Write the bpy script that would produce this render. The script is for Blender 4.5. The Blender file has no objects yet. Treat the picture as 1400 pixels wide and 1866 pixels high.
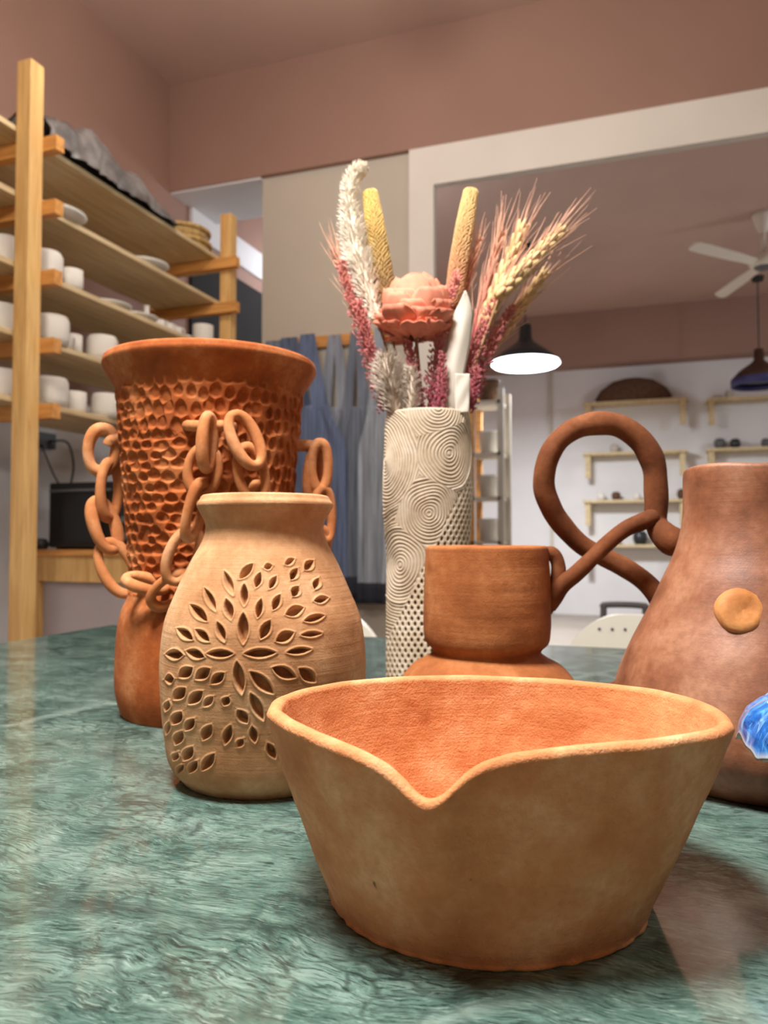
import bpy, bmesh, math, random
import numpy as np
from mathutils import Vector, Matrix

# ------------------------------------------------------------------ camera, light, exposure
random.seed(7); RNG = np.random.default_rng(11)
SC = bpy.context.scene
COL = SC.collection
F = 1400.0                       # focal length in pixels of the 1400x1866 frame
PSI = math.radians(19.3)         # the camera looks 19.3 degrees left of the room's long axis
PITCH = math.radians(1.92)
ZC = 0.902                       # camera height above the floor
ZT = 0.750                       # table top
cs, sn = math.cos(PSI), math.sin(PSI)
cp, sp = math.cos(PITCH), math.sin(PITCH)
CAM = np.array([0.0, 0.0, ZC])
RGT = np.array([cs, sn, 0.0]); FH = np.array([-sn, cs, 0.0])
FWD = FH * cp + np.array([0, 0, sp]); UPV = -FH * sp + np.array([0, 0, cp])

cd = bpy.data.cameras.new('camera'); cam = bpy.data.objects.new('camera', cd); COL.objects.link(cam)
cam.location = CAM; cam.rotation_euler = (math.pi / 2 + PITCH, 0, PSI)
cd.sensor_fit = 'HORIZONTAL'; cd.sensor_width = 36.0; cd.lens = 36.0 * F / 1400.0
cd.clip_start = 0.01; cd.clip_end = 60
cd.dof.use_dof = True; cd.dof.focus_distance = 0.355; cd.dof.aperture_fstop = 19.5
SC.camera = cam

w = bpy.data.worlds.new('world'); SC.world = w; w.use_nodes = True
w.node_tree.nodes['Background'].inputs['Color'].default_value = (1.0, 0.86, 0.72, 1)
w.node_tree.nodes['Background'].inputs['Strength'].default_value = 0.09
SC.view_settings.view_transform = 'Standard'; SC.view_settings.look = 'None'
SC.view_settings.gamma = 1.0; SC.view_settings.use_curve_mapping = False
SC.view_settings.exposure = 1.0

# ------------------------------------------------------------------ pixel -> place helpers
def ray(px, py):
    return FWD + RGT * ((px - 700.0) / F) + UPV * ((933.0 - py) / F)
def at(px, py, D):               # point on that pixel's ray at horizontal range D
    d = ray(px, py); return CAM + d * (D / float(d @ FH))
def on_u(px, py, u):
    d = ray(px, py); return CAM + d * (u / d[0])
def on_v(px, py, v):
    d = ray(px, py); return CAM + d * (v / d[1])
def on_z(px, py, z):
    d = ray(px, py); return CAM + d * ((z - ZC) / d[2])
def project(P):
    Q = P - CAM; dz = Q @ FWD
    return 700 + F * (Q @ RGT) / dz, 933 - F * (Q @ UPV) / dz
def px2m(D): return D / F

# ------------------------------------------------------------------ materials
def lin(c):
    r = []
    for v in c:
        v /= 255.0
        r.append(v / 12.92 if v <= 0.04045 else ((v + 0.055) / 1.055) ** 2.4)
    return (r[0], r[1], r[2], 1.0)
class NT:
    def __init__(s, name):
        s.m = bpy.data.materials.new(name); s.m.use_nodes = True
        s.t = s.m.node_tree; s.b = s.t.nodes['Principled BSDF']
        s.tc = s.n('ShaderNodeTexCoord')
    def n(s, t, **k):
        x = s.t.nodes.new(t)
        for a, v in k.items(): setattr(x, a, v)
        return x
    def l(s, a, b): s.t.links.new(a, b)
    def mapping(s, scale, rot=(0, 0, 0), out='Object'):
        mp = s.n('ShaderNodeMapping'); mp.inputs['Scale'].default_value = scale; mp.inputs['Rotation'].default_value = rot
        s.l(s.tc.outputs[out], mp.inputs['Vector']); return mp.outputs[0]
    def noise(s, vec, scale, detail=4, rough=0.55, dist=0.0):
        x = s.n('ShaderNodeTexNoise'); x.inputs['Scale'].default_value = scale; x.inputs['Detail'].default_value = detail
        x.inputs['Roughness'].default_value = rough; x.inputs['Distortion'].default_value = dist
        s.l(vec, x.inputs['Vector']); return x.outputs[0]
    def ramp(s, fac, stops):
        r = s.n('ShaderNodeValToRGB'); e = r.color_ramp.elements
        while len(e) < len(stops): e.new(0.5)
        for i, (p, c) in enumerate(stops): e[i].position = p; e[i].color = c
        s.l(fac, r.inputs[0]); return r.outputs[0]
    def mix(s, fac, a, b, mode='MIX'):
        x = s.n('ShaderNodeMix', data_type='RGBA', blend_type=mode)
        for sock, v in ((x.inputs[0], fac), (x.inputs[6], a), (x.inputs[7], b)):
            if hasattr(v, 'links') or isinstance(v, bpy.types.NodeSocket): s.l(v, sock)
            else: sock.default_value = v
        return x.outputs[2]
    def math(s, op, a, b=0.0):
        x = s.n('ShaderNodeMath', operation=op)
        for i, v in enumerate((a, b)):
            if isinstance(v, bpy.types.NodeSocket): s.l(v, x.inputs[i])
            else: x.inputs[i].default_value = v
        return x.outputs[0]
    def bump(s, h, strength, dist, prev=None):
        x = s.n('ShaderNodeBump'); x.inputs['Strength'].default_value = strength; x.inputs['Distance'].default_value = dist
        s.l(h, x.inputs['Height'])
        if prev is not None: s.l(prev, x.inputs['Normal'])
        return x.outputs[0]
BW = lambda v: (v, v, v, 1)
def plain(name, col, rough=0.6, metal=0.0, var=0.12, nscale=6.0, bump=0.0, coat=0.0):
    k = NT(name); c = lin(col)
    n = k.noise(k.tc.outputs['Object'], nscale, 3)
    d = tuple(min(1, x * (1 + var)) for x in c[:3]) + (1,); e = tuple(x * (1 - var) for x in c[:3]) + (1,)
    k.l(k.ramp(n, [(0.3, e), (0.7, d)]), k.b.inputs['Base Color'])
    k.b.inputs['Roughness'].default_value = rough; k.b.inputs['Metallic'].default_value = metal
    k.b.inputs['Coat Weight'].default_value = coat
    if bump: k.l(k.bump(k.noise(k.tc.outputs['Object'], nscale * 12, 4), bump, 0.002), k.b.inputs['Normal'])
    return k.m
def clay(name, col, pale, dark, grain=0.35, rings=0.25, rough=0.85, patch=0.35, gscale=850, attr=None, spec=0.25):
    """terracotta: mottled colour, throwing lines round the axis, gritty fine relief"""
    k = NT(name); ob = k.tc.outputs['Object']
    big = k.noise(ob, 28, 4, 0.6); fine = k.noise(ob, 260, 4, 0.6)
    c = k.ramp(big, [(0.28, lin(dark)), (0.5, lin(col)), (0.74, lin(pale))])
    pt = k.ramp(k.noise(ob, 17, 5, 0.65, 0.6), [(0.6, BW(0)), (0.82, BW(patch))])
    c = k.mix(pt, c, lin(pale))
    c = k.mix(k.ramp(fine, [(0.35, BW(0.28)), (0.6, BW(0))]), c, lin(dark))
    speck = k.ramp(k.noise(ob, 330, 2, 0.5), [(0.74, BW(0)), (0.78, BW(0.5))])
    c = k.mix(speck, c, lin(pale))
    pit = k.ramp(k.noise(ob, 150, 1, 0.4), [(0.13, BW(0.8)), (0.18, BW(0))])
    c = k.mix(pit, c, lin((40, 18, 8)))
    if attr:
        a = k.n('ShaderNodeAttribute'); a.attribute_name = 'wash'
        c = k.mix(a.outputs['Fac'], c, lin(attr))
    k.l(c, k.b.inputs['Base Color'])
    k.b.inputs['Roughness'].default_value = rough
    k.b.inputs['Specular IOR Level'].default_value = spec
    ring = k.noise(k.mapping((6, 6, 330)), 1.0, 3, 0.6)
    nb = k.bump(ring, rings, 0.0012)
    nb = k.bump(k.noise(ob, gscale, 3, 0.6), grain, 0.0011, nb)
    nb = k.bump(k.noise(ob, 240, 3, 0.5), grain * 0.6, 0.0013, nb)
    k.l(nb, k.b.inputs['Normal'])
    return k.m
def wood(name, col, dark, axis_scale=(40, 40, 3), rough=0.55):
    k = NT(name)
    n = k.noise(k.mapping(axis_scale), 1.0, 5, 0.6, 0.8)
    c = k.ramp(n, [(0.25, lin(dark)), (0.55, lin(col)), (0.8, tuple(min(1, x * 1.18) for x in lin(col)[:3]) + (1,))])
    kn = k.ramp(k.noise(k.mapping((9, 9, 4)), 1.0, 1), [(0.2, BW(0.55)), (0.25, BW(0))])
    c = k.mix(kn, c, lin((120, 66, 28)))
    k.l(c, k.b.inputs['Base Color']); k.b.inputs['Roughness'].default_value = rough
    k.l(k.bump(n, 0.15, 0.002), k.b.inputs['Normal'])
    return k.m
def wallpaint(name, col, rough=0.7, var=0.05):
    k = NT(name); c = lin(col); ob = k.tc.outputs['Object']
    n = k.noise(ob, 1.6, 3)
    k.l(k.ramp(n, [(0.3, tuple(x * (1 - var) for x in c[:3]) + (1,)), (0.7, tuple(min(1, x * (1 + var)) for x in c[:3]) + (1,))]), k.b.inputs['Base Color'])
    k.b.inputs['Roughness'].default_value = rough
    k.l(k.bump(k.noise(ob, 90, 4), 0.08, 0.004), k.b.inputs['Normal'])
    return k.m
def emit(name, col, s):
    k = NT(name); k.b.inputs['Base Color'].default_value = lin(col)
    k.b.inputs['Emission Color'].default_value = lin(col); k.b.inputs['Emission Strength'].default_value = s
    return k.m

def marble():
    k = NT('green marble'); ob = k.tc.outputs['Object']
    def warp(scale, amp, vec):
        wn = k.n('ShaderNodeTexNoise'); wn.inputs['Scale'].default_value = scale; wn.inputs['Detail'].default_value = 4
        k.l(vec, wn.inputs['Vector'])
        sub = k.n('ShaderNodeVectorMath', operation='SUBTRACT'); k.l(wn.outputs['Color'], sub.inputs[0]); sub.inputs[1].default_value = (.5, .5, .5)
        scl = k.n('ShaderNodeVectorMath', operation='SCALE'); k.l(sub.outputs[0], scl.inputs[0]); scl.inputs['Scale'].default_value = amp
        add = k.n('ShaderNodeVectorMath', operation='ADD'); k.l(vec, add.inputs[0]); k.l(scl.outputs[0], add.inputs[1]); return add.outputs[0]
    W = warp(9.0, 0.05, ob); W2 = warp(45.0, .006, W)
    def mp(scale, rz, vec=W2):
        m = k.n('ShaderNodeMapping'); m.inputs['Scale'].default_value = scale; m.inputs['Rotation'].default_value = (0, 0, rz)
        k.l(vec, m.inputs['Vector']); return m.outputs[0]
    cloud = k.noise(mp((1, 1.6, 1), .2), 22.0, 7, 0.68)
    c = k.ramp(cloud, [(0.30, lin((66, 98, 90))), (0.44, lin((100, 134, 123))), (0.56, lin((130, 162, 150))), (0.72, lin((164, 190, 178)))])
    pa = k.noise(W, 8.0, 3, .5)
    # fine dark fibres running in two directions, in patches, at two sizes
    for sc_, rz_, lo_, st_ in (((90, 620, 10), -.2, .35, 1.0), ((150, 1100, 10), .15, .37, .9), ((120, 700, 10), .85, .35, .85)):
        f = k.noise(mp(sc_, rz_), 1.0, 4, 0.6, 0.25)
        pm = k.ramp(pa, [(.38, BW(.3 if rz_ < .5 else .95)), (.6, BW(.95 if rz_ < .5 else .15))])
        c = k.mix(k.math('MULTIPLY', k.ramp(f, [(lo_, BW(st_)), (lo_ + .11, BW(0))]), pm), c, lin((34, 58, 54)))
    f1 = f
    f3 = k.noise(mp((130, 900, 10), -.1), 1.0, 4, 0.6, 0.3)
    c = k.mix(k.ramp(f3, [(0.57, BW(0)), (0.68, BW(0.65))]), c, lin((178, 203, 191)))
    blot = k.noise(mp((1, 1.5, 1), -.3), 30.0, 6, 0.72, .3)
    c = k.mix(k.ramp(blot, [(0.33, BW(0.75)), (0.46, BW(0))]), c, lin((42, 64, 61)))
    c = k.mix(k.ramp(blot, [(0.62, BW(0)), (0.72, BW(0.5))]), c, lin((182, 206, 194)))
    # crackle of thin dark lines, and a few long branching veins
    v0 = k.n('ShaderNodeTexVoronoi', feature='DISTANCE_TO_EDGE'); v0.inputs['Scale'].default_value = 75; k.l(mp((.6, 1.5, 1), .1), v0.inputs['Vector'])
    c = k.mix(k.math('MULTIPLY', k.ramp(v0.outputs['Distance'], [(0.02, BW(0.75)), (0.10, BW(0))]), k.ramp(pa, [(.42, BW(.15)), (.62, BW(.9))])), c, lin((36, 60, 56)))
    v = k.n('ShaderNodeTexVoronoi', feature='DISTANCE_TO_EDGE'); v.inputs['Scale'].default_value = 7.5; k.l(mp((1, 1.7, 1), .5), v.inputs['Vector'])
    vm = k.ramp(k.noise(ob, 6, 2), [(.42, BW(0)), (.6, BW(1))])
    c = k.mix(k.math('MULTIPLY', k.ramp(v.outputs['Distance'], [(0.01, BW(0.65)), (0.07, BW(0))]), vm), c, lin((40, 62, 58)))
    v2 = k.n('ShaderNodeTexVoronoi', feature='DISTANCE_TO_EDGE'); v2.inputs['Scale'].default_value = 5.0; k.l(mp((1, 1.5, 1), 1.1), v2.inputs['Vector'])
    c = k.mix(k.math('MULTIPLY', k.ramp(v2.outputs['Distance'], [(0.004, BW(0.55)), (0.04, BW(0))]), k.ramp(pa, [(.45, BW(0)), (.6, BW(1))])), c, lin((168, 190, 178)))
    c = k.mix(k.ramp(k.noise(W, 6.0, 3), [(0.5, BW(0)), (0.75, BW(0.4))]), c, lin((116, 126, 118)))
    c = k.mix(1.0, c, (.57, .575, .58, 1), 'MULTIPLY')
    k.l(c, k.b.inputs['Base Color'])
    k.l(k.ramp(k.noise(ob, 30, 4), [(0.3, BW(0.06)), (0.7, BW(0.13))]), k.b.inputs['Roughness'])
    k.b.inputs['Specular IOR Level'].default_value = 0.8
    k.l(k.bump(f1, 0.03, 0.0004), k.b.inputs['Normal'])
    return k.m

M = {}
M['bowl'] = clay('bowl terracotta', (204, 138, 91), (226, 174, 130), (178, 108, 64), grain=0.5, rings=0.3)
M['carved'] = clay('buff terracotta', (190, 142, 100), (212, 174, 134), (160, 110, 70), grain=0.22, rings=0.3, patch=0.25)
M['chainv'] = clay('orange terracotta', (164, 86, 38), (196, 128, 80), (126, 60, 24), grain=0.22, rings=0.1, patch=0.35)
M['link'] = clay('chain terracotta', (192, 124, 76), (218, 164, 120), (158, 92, 50), grain=0.2, rings=0.0)
M['jug'] = clay('jug terracotta', (160, 96, 52), (186, 124, 78), (130, 72, 36), grain=0.3, rings=0.2)
M['handle'] = clay('shaded handle terracotta', (116, 66, 36), (146, 92, 58), (86, 46, 24), grain=0.25, rings=0.0)  # jug clay darkened: the handle's shade is put into its colour
M['pear'] = clay('burnished terracotta', (138, 87, 60), (172, 124, 94), (94, 54, 34), grain=0.12, rings=0.1, rough=0.5, patch=0.5, spec=0.4)
M['button'] = clay('button clay', (206, 142, 84), (226, 172, 118), (160, 96, 48), grain=0.15, rings=0.0, rough=0.6)
M['stone'] = clay('cream stoneware', (204, 188, 164), (222, 210, 192), (180, 160, 134), grain=0.08, rings=0.0, rough=0.7, patch=0.2, attr=(112, 84, 60))
M['bisque'] = plain('white bisque', (222, 218, 210), 0.8, var=0.06)
M['pine'] = wood('pine', (224, 184, 118), (192, 140, 76))
M['pine_end'] = wood('pine batten', (216, 156, 84), (176, 112, 52), (3, 40, 40))
M['board'] = wood('shelf board', (208, 188, 148), (178, 154, 112), (40, 3, 40), 0.7)
M['brown'] = wallpaint('brown paint', (154, 120, 106))
M['brownc'] = wallpaint('brown ceiling paint', (190, 160, 146))
M['white'] = wallpaint('white paint', (226, 222, 214))
M['coolwhite'] = wallpaint('cool white paint', (218, 217, 218))
M['greige'] = wallpaint('grey beige and column shade', (192, 184, 170))  # on wall_column this grey stands for white in shade
M['floor'] = wallpaint('floor screed', (156, 146, 136), 0.5, 0.12)
M['black'] = plain('black plastic', (24, 24, 26), 0.4)
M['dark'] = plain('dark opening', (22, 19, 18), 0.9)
M['charcoal'] = plain('charcoal enamel', (36, 40, 42), 0.35)
M['lampwhite'] = plain('white enamel', (230, 230, 226), 0.4, var=0.02)
M['fanwhite'] = plain('fan white', (224, 216, 202), 0.45, var=0.03)
M['grey'] = plain('grey plastic', (92, 92, 94), 0.5)
M['chair'] = plain('white chair plastic', (240, 240, 228), 0.4, var=0.03)
M['panel'] = plain('lavender laminate', (180, 172, 176), 0.5, var=0.04)
M['plastic'] = plain('grey plastic sheet', (118, 114, 112), 0.35, var=0.45, nscale=14)
M['wicker'] = wood('wicker', (196, 164, 104), (140, 104, 56), (60, 60, 60), 0.8)
M['brownbasket'] = plain('brown basket', (92, 64, 46), 0.9, var=0.3, nscale=30)
M['marble'] = marble()
M['lamp_on'] = emit('lit diffuser', (240, 248, 255), 6.0)
M['blueshade'] = plain('blue enamel', (54, 56, 110), 0.4)
M['brownshade'] = plain('brown enamel', (70, 44, 30), 0.5)
M['screen'] = plain('glass black', (12, 13, 18), 0.12)

# ------------------------------------------------------------------ mesh helpers
def link(o, parent=None):
    COL.objects.link(o)
    if parent is not None: o.parent = parent
    return o
def tag(o, label, cat, group=None):
    o['label'] = label; o['category'] = cat
    if group: o['group'] = group
    return o
def struct(o): o['kind'] = 'structure'; return o
def empty(name, loc, rz=0.0):
    o = bpy.data.objects.new(name, None); o.empty_display_size = 0.02
    o.location = loc; o.rotation_euler = (0, 0, rz); return link(o)
def mesh_np(name, V, Fq, mat, loc=(0, 0, 0), rz=0.0, parent=None, smooth=True, attr=None):
    V = np.asarray(V, dtype=np.float32).reshape(-1, 3)
    me = bpy.data.meshes.new(name)
    if isinstance(Fq, np.ndarray):
        k = Fq.shape[1]; nf = Fq.shape[0]
        me.vertices.add(len(V)); me.vertices.foreach_set('co', V.ravel())
        me.loops.add(nf * k); me.loops.foreach_set('vertex_index', Fq.astype(np.int32).ravel())
        me.polygons.add(nf); me.polygons.foreach_set('loop_start', np.arange(0, nf * k, k, dtype=np.int32))
        me.update(calc_edges=True); me.validate()
    else:
        me.from_pydata(V.tolist(), [], Fq); me.update()
    if smooth: me.polygons.foreach_set('use_smooth', np.ones(len(me.polygons), dtype=bool))
    if attr is not None:
        a = me.attributes.new('wash', 'FLOAT', 'POINT'); a.data.foreach_set('value', np.asarray(attr, dtype=np.float32).ravel())
    me.materials.append(mat)
    o = bpy.data.objects.new(name, me); o.location = loc; o.rotation_euler = (0, 0, rz)
    return link(o, parent)
def grid_faces(nr, nc, wrap=True):
    i = np.arange(nr - 1)[:, None]; j = np.arange(nc if wrap else nc - 1)[None, :]
    j2 = (j + 1) % nc
    a = i * nc + j; b = i * nc + j2; c = (i + 1) * nc + j2; d = (i + 1) * nc + j
    return np.stack([a, b, c, d], -1).reshape(-1, 4)
class MB:
    def __init__(s): s.V = []; s.F = []; s.n = 0
    def add(s, V, Fs):
        V = np.asarray(V, dtype=float).reshape(-1, 3)
        s.V.append(V)
        for f in Fs: s.F.append(tuple(int(x) + s.n for x in f))
        s.n += len(V)
    def box(s, x0, x1, y0, y1, z0, z1):
        V = [(x, y, z) for z in (z0, z1) for y in (y0, y1) for x in (x0, x1)]
        s.add(V, [(0, 2, 3, 1), (4, 5, 7, 6), (0, 1, 5, 4), (2, 6, 7, 3), (0, 4, 6, 2), (1, 3, 7, 5)])
    def tube(s, P, R, n=8, closed=False, cap=True):
        P = np.asarray(P, dtype=float); R = np.broadcast_to(np.asarray(R, dtype=float), (len(P),))
        T = np.gradient(P, axis=0)
        if closed: T = np.roll(P, -1, 0) - np.roll(P, 1, 0)
        T /= np.linalg.norm(T, axis=1, keepdims=True) + 1e-12
        up = np.array([0, 0, 1.0]) if abs(T[0][2]) < 0.9 else np.array([1.0, 0, 0])
        N = np.cross(T[0], up); N /= np.linalg.norm(N)
        rings = []
        for i in range(len(P)):
            N = N - T[i] * (N @ T[i]); N /= np.linalg.norm(N) + 1e-12
            B = np.cross(T[i], N); a = np.arange(n) * 2 * math.pi / n
            rings.append(P[i] + R[i] * (np.cos(a)[:, None] * N + np.sin(a)[:, None] * B))
        V = np.concatenate(rings); Fs = []
        m = len(P)
        for i in range(m if closed else m - 1):
            i2 = (i + 1) % m
            for j in range(n):
                j2 = (j + 1) % n
                Fs.append((i * n + j, i * n + j2, i2 * n + j2, i2 * n + j))
        if cap and not closed:
            Fs.append(tuple(range(n))[::-1]); Fs.append(tuple((m - 1) * n + j for j in range(n)))
        s.add(V, Fs)
    def lathe(s, prof, n=32, c=(0, 0, 0), sx=1.0, sy=1.0):
        a = np.arange(n) * 2 * math.pi / n
        V = np.concatenate([np.stack([c[0] + r * np.cos(a) * sx, c[1] + r * np.sin(a) * sy, np.full(n, c[2] + z)], -1) for r, z in prof])
        s.add(V, grid_faces(len(prof), n).tolist())
    def ellipsoid(s, c, r, rot=None, nu=6, nv=5):
        V = []
        for i in range(nv + 1):
            t = math.pi * i / nv
            for j in range(nu):
                p = 2 * math.pi * j / nu
                V.append((r[0] * math.sin(t) * math.cos(p), r[1] * math.sin(t) * math.sin(p), r[2] * math.cos(t)))
        V = np.array(V)
        if rot is not None: V = V @ rot.T
        s.add(V + np.asarray(c), grid_faces(nv + 1, nu).tolist())
    def build(s, name, mat, parent=None, loc=(0, 0, 0), rz=0.0, smooth=False):
        V = np.concatenate(s.V) if s.V else np.zeros((0, 3))
        return mesh_np(name, V, s.F, mat, loc, rz, parent, smooth)
def box(name, mat, x0, x1, y0, y1, z0, z1, parent=None, bev=0.0, loc=(0, 0, 0)):
    m = MB(); m.box(x0, x1, y0, y1, z0, z1); o = m.build(name, mat, parent, loc)
    if bev:
        b = o.modifiers.new('bevel', 'BEVEL'); b.width = bev; b.segments = 2
    return o
def catmull(P, n):
    P = np.asarray(P, dtype=float); Q = np.vstack([2 * P[0] - P[1], P, 2 * P[-1] - P[-2]])
    out = []
    for t in np.linspace(0, len(P) - 1 - 1e-9, n):
        i = int(t); u = t - i
        p0, p1, p2, p3 = Q[i], Q[i + 1], Q[i + 2], Q[i + 3]
        out.append(0.5 * (2 * p1 + (p2 - p0) * u + (2 * p0 - 5 * p1 + 4 * p2 - p3) * u * u + (3 * p1 - p0 - 3 * p2 + p3) * u ** 3))
    return np.array(out)
def vnoise(P, scale, seed=0):
    """smooth value noise in numpy, -1..1"""
    Q = np.asarray(P) * scale + seed * 17.31
    I = np.floor(Q).astype(np.int64); f = Q - I; f = f * f * (3 - 2 * f)
    def h(a, b, c):
        n = (a * 374761393 + b * 668265263 + c * 2147483647 + seed * 974711) & 0x7fffffff
        n = ((n ^ (n >> 13)) * 1274126177) & 0x7fffffff
        return ((n ^ (n >> 16)) & 0xffff) / 32767.5 - 1.0
    r = 0
    for dx in (0, 1):
        for dy in (0, 1):
            for dz in (0, 1):
                wgt = (f[..., 0] if dx else 1 - f[..., 0]) * (f[..., 1] if dy else 1 - f[..., 1]) * (f[..., 2] if dz else 1 - f[..., 2])
                r = r + wgt * h(I[..., 0] + dx, I[..., 1] + dy, I[..., 2] + dz)
    return r
def profile(axis_px, D, pts):
    """(half width px, row px) silhouette points -> (radius, height above the table) at range D"""
    out = []
    for hw, y in pts:
        p = at(axis_px, y, D); d = float((p - CAM) @ FWD)
        out.append((hw / F * d * math.cos(math.atan(hw / F)), max(0.0, p[2] - ZT)))
    return out
def smoothstep(a, b, x):
    t = np.clip((x - a) / (b - a), 0, 1); return t * t * (3 - 2 * t)
def angles(nf, nb, half=1.75):
    """ring angles, dense towards the camera (local -y)"""
    a = np.linspace(-half, half, nf, endpoint=False); b = np.linspace(half, 2 * math.pi - half, nb, endpoint=False)
    return np.concatenate([a, b]) - math.pi / 2

# ------------------------------------------------------------------ the room (world x/y are the room's axes)
ZCEIL = 3.51; ZB = 2.89; UL = -2.6; VB = 3.70; VF = 9.3; UR = 6.0
struct(box('floor', M['floor'], UL - .1, UR, -3.5, VF + .1, -0.06, 0.0))
struct(box('ceiling', M['brownc'], UL - .1, UR, -3.5, VF + .1, ZCEIL, ZCEIL + 0.1))
wl = struct(box('wall_left', M['brown'], UL - .1, UL, -3.5, VF, 0, ZCEIL))
t = struct(box('trim_1', M['coolwhite'], UL, UL + .006, -3.5, 3.69, 0, 1.55))          # white lower paint panel behind the shelving
struct(box('trim_2', M['coolwhite'], UL, UL + .02, 3.9, 6.5, 2.72, 2.9))
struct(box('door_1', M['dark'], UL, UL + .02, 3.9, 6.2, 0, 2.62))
wb = struct(box('wall_back', M['brown'], UL, UR, VB, 3.80, ZB, ZCEIL))
struct(box('trim_8', M['brown'], UL, -2.02, 3.80, 4.17, ZB, ZCEIL))               # brown beam
struct(box('trim_3', M['coolwhite'], UL, -2.02, VB + .01, 4.16, ZB - .012, ZB - 0.0005))  # pale soffit of the beam
struct(box('wall_column', M['greige'], -2.02, -1.16, VB + .035, 3.78, 0, ZB - .0005))  # white column, its shade put into a greyer wall colour
struct(box('trim_4', M['white'], -1.16, -1.03, VB, 3.75, 0, ZB - .0005))
struct(box('trim_5', M['white'], -1.03, UR, VB, 3.75, 2.69, ZB - .0005))
struct(box('wall_far', M['coolwhite'], UL, UR, VF, VF + .1, 0, ZCEIL))
struct(box('trim_6', M['brown'], UL, UR, VF - .25, VF, ZB, ZCEIL))                    # far brown beam
p = on_v(1005, 800, VF); struct(box('trim_7', M['greige'], p[0] - .02, p[0] + .02, VF - .03, VF, 0, ZB))

# ------------------------------------------------------------------ pendant lamps
def pendant(loc, R, ztop, label, shade='charcoal', lit=True, power=0.0, col=(1, .97, .92), group=None, rim=None):
    t = empty('pendant_lamp', loc); tag(t, label, 'lamp', group)
    h = R * 1.15
    m = MB(); m.lathe([(R * .12, h), (R * .17, h * .98), (R * .19, h * .62), (R * .3, h * .52), (R * .7, h * .28), (R, 0), (R * .985, -.003), (R * .97, 0), (R * .68, h * .26), (R * .28, h * .49), (0.001, h * .5)], 40)
    m.build('lamp_shade', M[shade], t, smooth=True)
    if rim:
        m = MB(); m.lathe([(R * 1.0, 0.0), (R * 1.01, -R * .03), (R * 1.01, -R * .3), (R * .98, -R * .3), (R * .97, 0), (R, 0)], 40); m.build('rim_band', M[rim], t, smooth=True)
    m = MB(); m.lathe([(R * .955, R * .06), (R * .96, 0), (R * .9, -R * .05), (R * .6, -R * .11), (R * .3, -R * .135), (0.001, -R * .14)], 40)
    m.build('diffuser', M['lamp_on'] if lit else M['charcoal'], t, smooth=True)
    m = MB(); m.tube([(0, 0, h * .98), (0, 0, ztop - loc[2] - .01)], .006, 6); m.build('cord', M['black'], t)
    m = MB(); m.lathe([(.001, ztop - loc[2] - .05), (.05, ztop - loc[2] - .045), (.06, ztop - loc[2] - .001), (.001, ztop - loc[2] - .001)], 20); m.build('ceiling_rose', M['black'], t, smooth=True)
    if power:
        ld = bpy.data.lights.new('pendant_light', 'AREA'); ld.shape = 'DISK'; ld.size = R * 1.8; ld.energy = power; ld.color = col
        lo = bpy.data.objects.new('pendant_light', ld); lo.location = (0, 0, -R * .16); link(lo, t)
    return t
def camxy(x, y): q = RGT * x + FH * y; return (q[0], q[1])
GP = 'charcoal pendant lamps'
p = at(958, 664, 6.75); pendant(tuple(p), .31, ZCEIL, 'lit charcoal pendant lamp hanging behind the wheat ears', power=60, col=(.95, .98, 1), group=GP)
x, y = camxy(-.22, .24); pendant((x, y, 1.86), .17, ZCEIL, 'charcoal pendant lamp hanging low above the spouted bowl', power=14, col=(1, .96, .91), group=GP)
def globe(loc, R, label, strength, col=(255, 247, 238)):
    t = empty('globe_lamp', loc); tag(t, label, 'lamp', 'white globe lamps hanging from the ceiling')
    m = MB(); m.ellipsoid((0, 0, 0), (R, R, R), None, 32, 18); m.build('globe', emit('lit globe', col, strength), t, smooth=True)
    h = ZCEIL - loc[2]; m = MB(); m.tube([(0, 0, R - .002), (0, 0, h - .005)], .008, 8); m.build('rod', M['black'], t)
    m = MB(); m.lathe([(.001, h - .04), (.05, h - .035), (.06, h - .001), (.001, h - .001)], 20); m.build('ceiling_rose', M['black'], t, smooth=True)
x, y = camxy(-.75, 1.05); globe((x, y, 2.4), .11, 'added white globe lamp, fill light in front of the drying shelves', 54)  # unseen lamp, added to brighten the ceiling and shelf side
x, y = camxy(1.6, .9); globe((x, y, 2.4), .11, 'added white globe lamp, fill light to the right of the table', 34)  # out-of-view lamp, added as fill for the ceiling and right side
x, y = camxy(-.3, -1.6); globe((x, y, 2.75), .11, 'added warm globe lamp, fill light behind the camera', 24, (255, 196, 142))  # added warm fill for the pot sides that face the camera
x, y = camxy(-.3, 2.3); globe((x, y, 2.92), .11, 'white globe lamp hanging between the table and the column wall', 46)
globe((3.4, 6.2, 2.7), .12, 'added white globe lamp, fill light in the far room past the fan', 75, (240, 246, 255))  # unseen, added to light the far room
globe((-2.0, 5.0, 2.7), .12, 'added white globe lamp, fill light in the far room behind the column wall', 22, (240, 246, 255))  # added fill lamp, kept out of view behind the column
p = at(1384, 690, 7.6); pendant((p[0], p[1], p[2]), .26, ZCEIL, 'unlit brown pendant lamp with a blue band by the right edge', 'brownshade', lit=False, rim='blueshade')

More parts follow.
